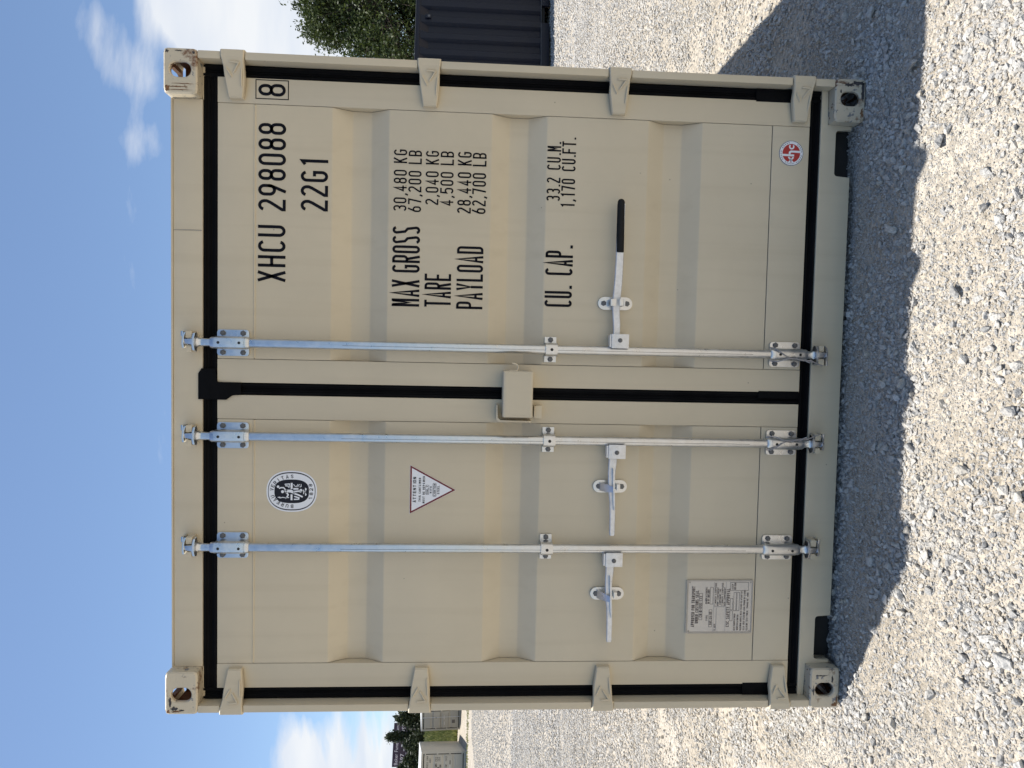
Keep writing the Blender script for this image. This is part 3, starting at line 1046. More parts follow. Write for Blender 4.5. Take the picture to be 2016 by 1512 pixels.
def body():
    for sx in (-1, 1):
        mb = MB()
        prof = corrugated_profile(0.165, 5.89, 1.205, -0.036, 0.278, 0.070, 0.068, 0.072)
        bm = mb.bm
        lo = [bm.verts.new((sx * x, y, 0.155)) for y, x in prof]; hi = [bm.verts.new((sx * x, y, 2.49)) for y, x in prof]
        for i in range(len(prof) - 1):
            bm.faces.new((lo[i], lo[i + 1], hi[i + 1], hi[i]))
        mb.build('side_wall', 'beige', BOX, smooth=0)
        mb = MB(); a, b = sorted((sx * 1.15, sx * 1.212)); mb.box(a, b, 0.18, 5.878, 2.492, 2.572, 0.004); mb.build('top_side_rail', 'beige', BOX)
        mb = MB(); a, b = sorted((sx * 1.14, sx * 1.212)); mb.box(a, b, 0.18, 5.878, 0.028, 0.153, 0.004); mb.build('bottom_side_rail', 'beige', BOX)
        mb = MB(); a, b = sorted((sx * 1.06, sx * 1.2145)); mb.box(a, b, 5.90, 6.05, 0.119, 2.472, 0.004); mb.build('rear_post', 'beige', BOX)
    mb = MB()
    prof = corrugated_profile(0.16, 5.95, 2.574, -0.018, 0.209, 0.05, 0.014, 0.13)
    bm = mb.bm
    a = [bm.verts.new((-1.16, y, z)) for y, z in prof]; b = [bm.verts.new((1.16, y, z)) for y, z in prof]
    for i in range(len(prof) - 1):
        bm.faces.new((a[i], a[i + 1], b[i + 1], b[i]))
    mb.build('roof', 'beige', BOX, smooth=0)
    mb = MB(); mb.box(-1.138, 1.138, 0.155, 5.9, 0.125, 0.152); mb.box(-1.05, 1.05, 0.16, 0.18, 0.153, 2.46); mb.build('floor', 'inside', BOX)
    for k in range(9):
        mb = MB(); mb.box(-1.137, 1.137, 0.60 + k * 0.6, 0.65 + k * 0.6, 0.030, 0.124); mb.build('cross_member_or_shade_plate', 'inside', BOX)
    mb = MB(); mb.box(-1.058, 1.058, 5.93, 6.0, 0.12, 2.47, 0.004); mb.build('end_wall', 'beige', BOX)


body()


# ------------------------------------------------------------------ rubber seals
def seal(horizontal, a0, a1, b0, b1):
    """rubber strip with two lips; a = across, b = along"""
    mb = MB(); w = a1 - a0
    prof = [(a0, 0.090), (a0, 0.058), (a0 + 0.004, 0.0535), (a0 + 0.010, 0.0535), (a0 + 0.014, 0.060), (a0 + w / 2 - 0.004, 0.062), (a0 + w / 2, 0.0575),
            (a0 + w / 2 + 0.004, 0.062), (a1 - 0.014, 0.060), (a1 - 0.010, 0.0535), (a1 - 0.004, 0.0535), (a1, 0.058), (a1, 0.090)]
    if horizontal:
        mb.prism([(y, z) for z, y in prof], b0, b1, 'X')
    else:
        mb.prism(prof, b0, b1, 'Z')
    return mb.build('door_seal', 'rubber', BOX, smooth=30)


seal(False, 1.1430, 1.1875, 0.147, 2.4705)
seal(False, -1.1875, -1.1430, 0.147, 2.4705)
seal(False, -0.0215, 0.0235, 0.1885, 2.4185)
seal(True, 2.4195, 2.4710, -1.1425, 1.1425)
seal(True, 0.1460, 0.1875, -1.1425, 1.1425)
# moulded flap where the middle seal meets the top one, and the lap joints low on each seal
mb = MB()
mb.prism([(0.075, 2.474), (0.056, 2.486), (-0.040, 2.486), (-0.041, 2.384), (-0.022, 2.360), (-0.020, 2.33), (0.024, 2.33), (0.024, 2.414), (0.034, 2.421), (0.075, 2.421)], 0.044, 0.049, 'Y', bev=0.002)
mb.build('seal_flap', 'rubber', BOX)
for (x0, x1, z0, z1) in ((1.137, 1.186, 0.190, 0.405), (0.0, 0.0285, 0.190, 0.352), (-1.186, -1.137, 0.190, 0.372)):
    mb = MB(); mb.box(x0, x1, 0.0488, 0.056, z0, z1, 0.002); mb.build('seal_flap', 'rubber', BOX)


# ------------------------------------------------------------------ doors
def door_leaf(x0, x1, xi0, xi1, label):
    """frame of two stiles and two rails; returns the part that carries the rest"""
    Z0, Z1, ZB, ZT = 0.189, 2.418, 0.3345, 2.2850
    mb = MB()
    mb.box(x0, xi0, DY, 0.098, Z0, Z1, 0.0022)
    mb.box(xi1, x1, DY, 0.098, Z0, Z1, 0.0022)
    mb.box(xi0 + 0.0014, xi1 - 0.0014, DY + 0.0006, 0.0975, ZT, Z1 - 0.0005, 0.0022)
    mb.box(xi0 + 0.0014, xi1 - 0.0014, DY + 0.0006, 0.0975, Z0 + 0.0005, ZB, 0.0022)
    d = mb.build('door', 'beige', BOX)
    d['label'] = label
    # pressed panel: three trapezoid recesses
    prof = [(ZT - 0.003, DY + 0.0012)]
    for a in (2.003, 1.4125, 0.818):
        prof += [(a, DY + 0.0012), (a - 0.068, DY + 0.041), (a - 0.140, DY + 0.041), (a - 0.208, DY + 0.0012)]
    prof += [(ZB + 0.003, DY + 0.0012)]
    # ease the folds
    pr = [prof[0]]
    for i in range(1, len(prof) - 1):
        p, q, s = (Vector(prof[i - 1]), Vector(prof[i]), Vector(prof[i + 1]))
        r = 0.005
        a, b = q + (p - q).normalized() * r, q + (s - q).normalized() * r
        pr += [tuple(a), tuple((a + b + q * 2) / 4), tuple(b)]
    pr.append(prof[-1])
    mb = MB(); bm = mb.bm
    nseg = 14
    xs = [xi0 + 0.0018 + (xi1 - xi0 - 0.0036) * i / nseg for i in range(nseg + 1)]
    grid = [[bm.verts.new((x, y, z)) for z, y in pr] for x in xs]
    for i in range(nseg):
        for j in range(len(pr) - 1):
            bm.faces.new((grid[i][j], grid[i + 1][j], grid[i + 1][j + 1], grid[i][j + 1]))
    p = mb.build('door_panel', 'beige', d, smooth=28, recalc=False)
    if p.data.polygons[0].normal.y > 0:
        p.data.flip_normals()
    # weld beads along the panel edges
    mb = MB()
    mb.tube([(xi0 + 0.004, DY + 0.0008, ZT - 0.001), ((xi0 + xi1) / 2, DY + 0.0005, ZT - 0.0012), (xi1 - 0.004, DY + 0.0008, ZT - 0.001)], 0.0034, 6)
    mb.build('weld_bead', 'beige', d)
    mb = MB(); mb.box(xi0 - 0.001, xi1 + 0.001, 0.0945, 0.0965, ZB - 0.01, ZT + 0.01); mb.build('door_lining', 'beige', d)
    return d


DR = door_leaf(0.0245, 1.1420, 0.1120, 1.0500, 'beige door with black lettering and one locking bar')
DL = door_leaf(-1.1420, -0.0225, -1.0480, -0.1120, 'beige door with oval sticker and two locking bars')


def hinge(sx, zc, parent):
    """cast hinge blade: wraps the post edge, steps back to the door, tapers to a blunt tip, embossed chevron"""
    mb = MB()
    path = [(1.2235, 0.030, 0.0425, 0.0), (1.2235, 0.004, 0.0425, 0.0), (1.219, -0.004, 0.0425, 0.0), (1.196, -0.005, 0.0415, 0), (1.184, 0.000, 0.0385, 0),
            (1.168, 0.008, 0.0365, -0.001), (1.140, 0.018, 0.0360, -0.001), (1.110, 0.022, 0.0325, -0.002), (1.066, 0.027, 0.0265, -0.003), (1.061, 0.032, 0.0245, -0.003)]
    rows = []
    for (x, y, hw, dz) in path:
        e = min(0.0035, hw * 0.2)
        rows.append([(sx * x, y + 0.020, zc + dz - hw), (sx * x, y + 0.004, zc + dz - hw), (sx * x, y, zc + dz - hw + e), (sx * x, y, zc + dz + hw - e),
                     (sx * x, y + 0.004, zc + dz + hw), (sx * x, y + 0.020, zc + dz + hw)])
    bm = mb.bm
    G = [[bm.verts.new(p) for p in r] for r in rows]
    for i in range(len(G) - 1):
        for j in range(5):
            bm.faces.new((G[i][j], G[i + 1][j], G[i + 1][j + 1], G[i][j + 1]))
        bm.faces.new((G[i][5], G[i + 1][5], G[i + 1][0], G[i][0]))
    bm.faces.new(G[0]); bm.faces.new(G[-1][::-1])
    # embossed ribs
    def rib(p, q, r=0.0034):
        mb.tube([(sx * p[0], p[1], zc + p[2]), (sx * (p[0] + q[0]) / 2, (p[1] + q[1]) / 2 - 0.0008, zc + (p[2] + q[2]) / 2), (sx * q[0], q[1], zc + q[2])], r, 6)
    rib((1.178, -0.001, -0.024), (1.146, 0.014, 0.000))
    rib((1.162, 0.0085, 0.026), (1.132, 0.018, 0.008)); rib((1.158, 0.0095, -0.030), (1.100, 0.0225, -0.025)); rib((1.178, -0.001, 0.010), (1.176, -0.001, -0.024))
    o = mb.build('hinge', 'beige', parent, smooth=24)
    return o


for zc in (2.350, 1.6475, 0.9415, 0.2390):
    hinge(1, zc, DR)
    hinge(-1, zc, DL)

# ------------------------------------------------------------------ lettering on the right-hand door
YT = DY + 0.0002


def lettering(txt, x0, x1, z0, z1, ratio=0.74, stroke=0.11, adv=None, parent=None, y=None):
    A = dict(ADV); A.update(adv or {})
    last = ratio * (A.get(txt[-1], 1.0) if txt[-1] in '.,' else 1.0)
    pitch = (x1 - x0) / (sum(A.get(c, 1.0) for c in txt[:-1]) + last)
    x = x0
    for word in txt.split(' '):          # each word its own piece
        wl = ratio * (A.get(word[-1], 1.0) if word[-1] in '.,' else 1.0)
        w = pitch * (sum(A.get(c, 1.0) for c in word[:-1]) + wl)
        mb = MB()
        text_into(mb, word, x, x + w, z0, z1, YT if y is None else y, ratio, stroke, adv=adv)
        mb.build('lettering', 'print', parent or DR, smooth=0, recalc=False)
        x += pitch * (sum(A.get(c, 1.0) for c in word) + A[' '])


lettering('XHCU 298088', 0.401, 0.983, 2.171, 2.2715, 0.76, 0.112, {' ': 0.70, '1': 0.8})
lettering('8', 1.079, 1.1235, 2.173, 2.272, 1.0, 0.112, y=DY - 0.0010)
mb = MB()
strip(mb, [(1.0690, 2.1635), (1.1365, 2.1635), (1.1365, 2.2805), (1.0690, 2.2805)], 0.0032, lambda p: (p[0], DY - 0.0010, p[1]), 0, True)
mb.build('lettering_box', 'print', DR, smooth=0, recalc=False)
lettering('22G1', 0.667, 0.868, 2.017, 2.117, 0.76, 0.112, {'1': 0.7})
lettering('MAX GROSS', 0.323, 0.622, 1.6745, 1.7775, 0.80, 0.092, {' ': 0.55})
lettering('TARE', 0.324, 0.448, 1.556, 1.6555, 0.80, 0.092)
lettering('PAYLOAD', 0.319, 0.554, 1.436, 1.5355, 0.80, 0.092)
NUM = {' ': 0.62, ',': 0.55, '.': 0.6}
for t, a, b, z0, z1 in (('30,480 KG', 0.678, 0.905, 1.727, 1.776), ('67,200 LB', 0.676, 0.903, 1.6725, 1.7215), ('2,040 KG', 0.705, 0.904, 1.6085, 1.6575),
                        ('4,500 LB', 0.703, 0.904, 1.553, 1.6025), ('28,440 KG', 0.677, 0.905, 1.4865, 1.538), ('62,700 LB', 0.677, 0.903, 1.431, 1.4825)):
    lettering(t, a, b, z0, z1, 0.74, 0.115, NUM)
lettering('CU. CAP.', 0.336, 0.573, 1.095, 1.200, 0.80, 0.092, {' ': 0.95, '.': 0.7})
lettering('33.2 CU.M.', 0.734, 0.957, 1.150, 1.202, 0.74, 0.115, {' ': 0.85, '.': 0.55})
lettering('1,170 CU.FT.', 0.711, 0.975, 1.0935, 1.146, 0.74, 0.115, {' ': 0.85, '.': 0.5, ',': 0.6, '1': 0.9})


# ------------------------------------------------------------------ stickers and plate
def oval_sticker():
    mb = MB()
    cx, cz = -0.384, 2.1425
    A, B = 0.0785, 0.0940
    y = DY + 0.0003
    k = 0.0004

    def ring(a, b, p, yy, mi):
        mb.flat(superellipse(cx, cz, a, b, p)[::-1], yy, mi)
    ring(A, B, 2.35, y, 0)
    ring(A * 0.93, B * 0.94, 2.35, y - k, 1)
    ring(A * 0.875, B * 0.915, 2.35, y - 2 * k, 0)
    ring(A * 0.575, B * 0.685, 2.7, y - 3 * k, 1)
    yt = y - 3 * k
    # lettering round the rim, upright at the top
    def rim(txt, a0, a1, hh, flip=False):
        n = len(txt)
        for i, c in enumerate(txt):
            if c == ' ':
                continue
            t = R(a0 + (a1 - a0) * i / (n - 1))
            px, pz = cx + A * 0.725 * math.cos(t), cz + B * 0.80 * math.sin(t)
            nx_, nz_ = math.cos(t) / A, math.sin(t) / B
            l = math.hypot(nx_, nz_); nx_, nz_ = nx_ / l, nz_ / l
            if flip:
                nx_, nz_ = -nx_, -nz_
            ux, uz = nz_, -nx_
            w = hh * 0.72
            for pts, cl in glyph(c, w, hh, hh * 0.17):
                strip(mb, pts, hh * 0.17, lambda p: (px + ux * (p[0] - w / 2) + nx_ * (p[1] - hh / 2), yt, pz + uz * (p[0] - w / 2) + nz_ * (p[1] - hh / 2)), 1, cl)
    rim('BUREAU VERITAS', 181, -1, 0.0135)
    for i, c in enumerate('1828'):
        x = cx + (-0.0255 + i * 0.0165); z = cz - 0.0795 + (0.003 if i in (0, 3) else 0)
        for pts, cl in glyph(c, 0.010, 0.0135, 0.0024):
            strip(mb, [(x + q[0] - 0.005, z + q[1]) for q in pts], 0.0024, lambda p: (p[0], yt, p[1]), 1, cl)
    # white emblem: measured marks (down, across) -> metres
    q = 0.187 / 1390
    P = lambda zx, zy: (cx - (zy - 785) * q, cz - (zx - 885) * q)
    yw = y - 4 * k

    def shape(pts):
        mb.flat([P(*p) for p in pts], yw, 2)

    def disc(zx, zy, r):
        shape([(zx + r * math.cos(2 * math.pi * i / 16), zy + r * math.sin(2 * math.pi * i / 16)) for i in range(16)])

    def line(pts, w):
        strip(mb, [P(*p) for p in pts], w * q, lambda p: (p[0], yw, p[1]), 2)
    disc(508, 655, 36); disc(632, 795, 42); disc(1140, 755, 42)
    line([(535, 705), (585, 682), (660, 680), (712, 740), (760, 770)], 34)
    shape([(690, 740), (880, 735), (935, 775), (985, 830), (950, 855), (850, 820), (790, 810), (720, 840), (690, 790)])
    line([(930, 795), (1080, 775), (1150, 800)], 46)
    line([(930, 835), (1060, 880), (1190, 940)], 44)
    line([(720, 800), (790, 880), (770, 925), (710, 985)], 38)
    shape([(855, 545), (910, 545), (910, 715), (855, 715)]); shape([(855, 870), (908, 870), (908, 1035), (855, 1035)])
    shape([(930, 690), (1070, 690), (1070, 735), (930, 735)])
    line([(690, 585), (820, 575), (830, 640), (705, 625)], 28); shape([(770, 650), (830, 610), (815, 700)])
    line([(935, 580), (960, 625), (1010, 655)], 18); line([(1005, 660), (1060, 580)], 18); line([(1045, 660), (1100, 580)], 18); line([(1100, 655), (1145, 650), (1145, 575)], 18)
    line([(955, 925), (985, 935), (1085, 965), (1080, 1005), (945, 1010)], 34)
    line([(500, 960), (560, 950), (560, 975), (640, 955), (690, 965), (815, 960)], 22)
    line([(1215, 735), (1215, 860)], 22); line([(1215, 795), (1280, 795)], 18)
    shape([(1255, 675), (1305, 710), (1275, 765), (1252, 760)]); shape([(1255, 830), (1285, 840), (1300, 880), (1258, 915)])
    o = mb.build('oval_sticker', ['vinyl_white', 'vinyl_dark', 'vinyl_white'], DL, smooth=0, recalc=False)
    o['label'] = 'oval white and black classification sticker'
    return o


oval_sticker()


def triangle_sticker():
    mb = MB(); y = DY + 0.0003
    tri = [(-0.2785, 1.6995), (-0.4675, 1.6995), (-0.3735, 1.5235)]
    mb.flat(tri[::-1], y, 0)
    c = (sum(p[0] for p in tri) / 3, sum(p[1] for p in tri) / 3)
    inn = [(c[0] + (p[0] - c[0]) * 0.93, c[1] + (p[1] - c[1]) * 0.93) for p in tri]
    strip(mb, inn, 0.0060, lambda p: (p[0], y - 0.0005, p[1]), 1, True)
    yt = y - 0.0005
    for t, w, zc, h, st in (('ATTENTION', 0.098, 1.6815, 0.0125, 0.2), ('THIS CONTAINER', 0.092, 1.6615, 0.0085, 0.2), ('MUST BE REPAIRED', 0.104, 1.6465, 0.0085, 0.2),
                            ('ONLY', 0.030, 1.6330, 0.0080, 0.2), ('WITH', 0.026, 1.6195, 0.0075, 0.2), ('CORTEN', 0.045, 1.6055, 0.0085, 0.2), ('STEEL', 0.033, 1.5910, 0.0085, 0.2)):
        x = -0.3735
        t = t.replace('W', 'M')
        text_into(mb, t, x - w / 2, x + w / 2, zc - h / 2, zc + h / 2, yt, 0.72, st, 2)
    for (w, zc, h) in ((0.036, 1.6330, 0.0125), (0.051, 1.6055, 0.0125)):
        strip(mb, rounded(-0.3735 - w / 2, -0.3735 + w / 2, zc - h / 2, zc + h / 2, 0.003, 3), 0.0012, lambda p: (p[0], yt, p[1]), 2, True)
    o = mb.build('triangle_sticker', ['vinyl_white', 'vinyl_maroon', 'vinyl_dark'], DL, smooth=0, recalc=False)
    o['label'] = 'white triangular warning sticker with dark red border'


triangle_sticker()


def round_sticker():
    mb = MB(); y = DY - 0.0003; k = 0.0004
    cx, cz, r = 0.947, 0.2590, 0.0485

    def disc(rr, yy, mi, n=48):
        mb.flat([(cx + rr * math.cos(2 * math.pi * i / n), cz + rr * math.sin(2 * math.pi * i / n)) for i in range(n)][::-1], yy, mi)
    disc(r, y, 0); disc(r * 0.985, y - k, 1); disc(r * 0.945, y - 2 * k, 0); disc(r * 0.72, y - 3 * k, 2)
    yw = y - 4 * k
    q = 0.097 / 850
    P = lambda zx, zy: (cx - (zy - 755) * q, cz - (zx - 840) * q)

    def line(pts, w, mi=0, cl=False):
        strip(mb, [P(*p) for p in pts], w * q, lambda p: (p[0], yw, p[1]), mi, cl)
    line([(845 + 70 * math.cos(R(t)), 540 + 68 * math.sin(R(t))) for t in range(-48, 229, 12)], 50)
    line([(1150, 705), (830, 698), (785, 730), (780, 800)], 68)
    line([(525, 820), (940, 828)], 68)
    line([(748, 885), (925, 1085)], 52); line([(920, 885), (740, 1085)], 52)
    for i in range(30):
        a = R(15 + i * 11)
        if i % 6 == 5:
            continue
        mx, mz = math.cos(a), math.sin(a)
        p = (cx + mx * r * 0.835, cz + mz * r * 0.835)
        mb.flat([(p[0] + mx * r * 0.045 * s1 - mz * r * 0.035 * s2, p[1] + mz * r * 0.045 * s1 + mx * r * 0.035 * s2) for s1, s2 in ((-1, -1), (1, -1), (1, 1), (-1, 1))], yw, 3)
    o = mb.build('round_sticker', ['vinyl_white', 'vinyl_dark', 'vinyl_red', 'plate_band'], DR, smooth=0, recalc=False)
    o['label'] = 'round white sticker with a red disc'


round_sticker()


def data_plate():
    X0, X1, Z0, Z1 = -0.9295, -0.7265, 0.3490, 0.6040
    mb = MB(); yb = DY + 0.0012
    mb.box(X0, X1, yb - 0.004, yb, Z0, Z1, 0.001, 0)
    for a, b, c, d in ((X0 - 0.004, X1 + 0.004, Z1 + 0.0005, Z1 + 0.008), (X0 - 0.004, X1 + 0.004, Z0 - 0.005, Z0 - 0.0005), (X0 - 0.006, X0 - 0.0005, Z0, Z1), (X1 + 0.0005, X1 + 0.006, Z0, Z1)):
        mb.box(a, b, yb - 0.006, yb, c, d, 0.001, 1)
    yt = yb - 0.0048
    W, H = X1 - X0, Z1 - Z0
    U = lambda t: X0 + W * t
    V = lambda t: Z1 - H * t          # 0 at the top

    def rect(a, b, c, d, mi=2):
        strip(mb, [(U(a), V(c)), (U(b), V(c)), (U(b), V(d)), (U(a), V(d))], 0.0012, lambda p: (p[0], yt, p[1]), mi, True)

    def fill(a, b, c, d, mi=3):
        mb.flat([(U(a), V(c)), (U(b), V(c)), (U(b), V(d)), (U(a), V(d))], yt, mi)

    def line(t, a, b, c, d, st=0.17):
        text_into(mb, t, U(a), U(b), V(d), V(c), yt - 0.0004, 0.74, st, 2)
    line('APPROVED FOR TRANSPORT', 0.10, 0.90, 0.055, 0.105)
    line('UNDER CUSTOMS SEAL', 0.17, 0.82, 0.115, 0.165)
    rect(0.24, 0.76, 0.175, 0.225); line('CN-B-055-133', 0.29, 0.71, 0.180, 0.220)
    line('TYPE', 0.22, 0.33, 0.285, 0.315); rect(0.10, 0.44, 0.335, 0.380); line('XHC-24-05', 0.14, 0.40, 0.340, 0.375)
    line('MANUFACTURERS', 0.56, 0.88, 0.270, 0.300); line('NO OF CONTAINER', 0.56, 0.84, 0.305, 0.335); rect(0.55, 0.88, 0.345, 0.390)
    fill(0.01, 0.99, 0.402, 0.406)
    line('OWNER', 0.03, 0.16, 0.415, 0.440); fill(0.03, 0.48, 0.445, 0.452)
    for i in range(5):
        line('TIMBER COMPONENT TREATMENT'[(i * 3) % 9:][:14], 0.52, 0.97 - 0.06 * (i % 3), 0.418 + i * 0.036, 0.444 + i * 0.036)
    fill(0.495, 0.505, 0.41, 0.585); fill(0.01, 0.99, 0.592, 0.596)
    line('CSC SAFETY APPROVAL', 0.10, 0.86, 0.605, 0.655)
    rect(0.22, 0.42, 0.665, 0.705); rect(0.44, 0.66, 0.665, 0.705)
    line('DATE MANUFACTURED', 0.03, 0.36, 0.725, 0.752); rect(0.42, 0.78, 0.720, 0.757)
    line('IDENTIFICATION NO', 0.03, 0.34, 0.775, 0.802); rect(0.42, 0.78, 0.770, 0.807)
    line('MAXIMUM GROSS MASS', 0.03, 0.42, 0.825, 0.852); line('30480 KG 67200 LB', 0.44, 0.80, 0.825, 0.852)
    line('ALLOWABLE STACKING LOAD', 0.03, 0.50, 0.875, 0.902); line('192000 KG 423280', 0.52, 0.82, 0.875, 0.902)
    line('RACKING TEST FORCE', 0.03, 0.42, 0.925, 0.952); line('150000 NEWTONS', 0.46, 0.78, 0.925, 0.952)
    rect(0.82, 0.98, 0.66, 0.945); line('ACEP', 0.84, 0.95, 0.68, 0.71); line('NEXT EXAM', 0.84, 0.97, 0.72, 0.75)
    for (a, b) in ((0.02, 0.02), (0.98, 0.02), (0.02, 0.98), (0.98, 0.98)):
        mb.cyl((U(a), yb - 0.0055, V(b)), (U(a), yb, V(b)), 0.0028, 8, 1)
    o = mb.build('data_plate', ['plate', 'plate_edge', 'plate_ink', 'plate_band'], DL, smooth=0)
    o['label'] = 'small pale metal approval plate crowded with stamped text'


data_plate()

# ------------------------------------------------------------------ locking gear
YB = 0.014      # axis of the bars


def hex_bolt():
    mb = MB()
    mb.lathe((0, 0, 0), (0, -1, 0), [(0, 0.0106), (0.004, 0.0106), (0.0068, 0.0096), (0.0076, 0.006)], 6)
    o = mb.build('bolt', 'bolt', None, smooth=20)
    return o


BOLT = hex_bolt()
_bolt_used = [False]


def bolt(parent, x, y, z):
    o = BOLT if not _bolt_used[0] else BOLT.copy()
    if _bolt_used[0]:
        COL.objects.link(o)
    _bolt_used[0] = True
    o.parent = parent; o.location = (x, y, z)
    o.rotation_euler = (0, random.uniform(0, 1.0), 0)


def cam_head(parent, x, z, up):
    """forged cam: neck, two winged flanges and a nose"""
    s = 1 if up else -1
    mb = MB()
    mb.lathe((x, YB, z - s * 0.018), (0, 0, s), [(0, 0.0145), (0.010, 0.0150), (0.018, 0.019), (0.026, 0.015), (0.055, 0.012), (0.060, 0.017), (0.066, 0.013)], 14)

    def wing(z0, z1, pts):
        a, b = sorted((z0, z1))
        mb.prism([(x + p[0], YB + p[1]) for p in pts], a, b, 'Z', bev=0.0015)
    wing(z + s * 0.006, z + s * 0.014, [(-0.036, 0.004), (-0.030, -0.016), (-0.010, -0.026), (0.012, -0.024), (0.032, -0.012), (0.037, 0.006), (0.020, 0.016), (-0.018, 0.016)])
    wing(z + s * 0.042, z + s * 0.049, [(-0.020, 0.006), (-0.022, -0.020), (-0.004, -0.027), (0.022, -0.020), (0.036, -0.004), (0.030, 0.010), (0.004, 0.016)])
    mb.hexa([(x - 0.010, YB - 0.026, z + s * 0.010), (x + 0.012, YB - 0.026, z + s * 0.010), (x + 0.014, YB + 0.004, z + s * 0.010), (x - 0.012, YB + 0.004, z + s * 0.010)],
            [(x - 0.005, YB - 0.021, z + s * 0.046), (x + 0.010, YB - 0.022, z + s * 0.046), (x + 0.012, YB + 0.004, z + s * 0.046), (x - 0.009, YB + 0.004, z + s * 0.046)], 0.002)
    mb.build('cam', 'galv', parent, smooth=40)


def keeper(x, z, up, flip):
    """two painted lugs welded to the frame that the cam turns behind"""
    s = 1 if up else -1
    for k, (x0, x1, z0, z1, y, m_) in enumerate(((0.014, 0.040, 0.017, 0.040, 0.014, 'beige'), (-0.036, -0.014, 0.018, 0.038, 0.014, 'beige'), (0.020, 0.040, 0.0505, 0.060, 0.006, 'galv'))):
        a, b = sorted((x + flip * x0, x + flip * x1)); c, d = sorted((z + s * z0, z + s * z1))
        mb = MB(); mb.box(a, b, YB - y, DY + 0.002, c, d, 0.003 if k == 2 else 0.004)
        mb.build('cam_keeper', m_, BOX)


def bearing(parent, x, z0, z1):
    """bolted plate with a rolled sleeve for the bar"""
    mb = MB()
    zc = (z0 + z1) / 2
    mb.prism(rounded(x - 0.0485, x + 0.0485, z0, z1, 0.011, 4), 0.0425, DY - 0.0006, 'Y', bev=0.0012)
    prof = []
    for t in np.linspace(180, 360, 13):
        prof.append((x + 0.0235 * math.cos(R(t)), YB + 0.0235 * math.sin(R(t))))
    outer = [(x - 0.0235, 0.043)] + prof + [(x + 0.0235, 0.043)]
    mb.prism(outer, z0 + 0.004, z1 - 0.004, 'Z', bev=0.001)
    mb.lathe((x, YB, z0 - 0.012), (0, 0, 1), [(0, 0.0195), (0.004, 0.0215), (0.0155, 0.0225)], 18)
    mb.lathe((x, YB, z1 - 0.004), (0, 0, 1), [(0, 0.0225), (0.012, 0.0215), (0.016, 0.0195)], 18)
    mb.build('bearing_bracket', 'galv', parent, smooth=40)
    for z in (z0 + 0.021, z1 - 0.021):
        mb = MB(); mb.cyl((x, YB - 0.0242, z), (x, YB - 0.020, z), 0.0052, 12)
        mb.build('grease_hole', 'inside', parent)
    for dx in (-0.036, 0.036):
        for z in (z0 + 0.0215, z1 - 0.0215):
            bolt(parent, x + dx, 0.0426, z)


def saddle(parent, x, z0, z1):
    mb = MB()
    t = 0.005; r = 0.020
    out = [(x - 0.048, DY - 0.001), (x - 0.048, 0.0425), (x - 0.026, 0.0425)] + [(x + (r + t) * math.cos(R(a)), YB + (r + t) * math.sin(R(a))) for a in np.linspace(185, 355, 11)] + [(x + 0.026, 0.0425), (x + 0.048, 0.0425), (x + 0.048, DY - 0.001)]
    mb.prism(out, z0, z1, 'Z', bev=0.0015)
    mb.build('saddle_clamp', 'galv', parent, smooth=30)
    mb = MB(); mb.cyl((x, YB - r - t - 0.0006, (z0 + z1) / 2), (x, YB - r, (z0 + z1) / 2), 0.0058, 12); mb.build('grease_hole', 'inside', parent)
    for dx in (-0.037, 0.037):
        bolt(parent, x + dx, 0.0425, (z0 + z1) / 2)


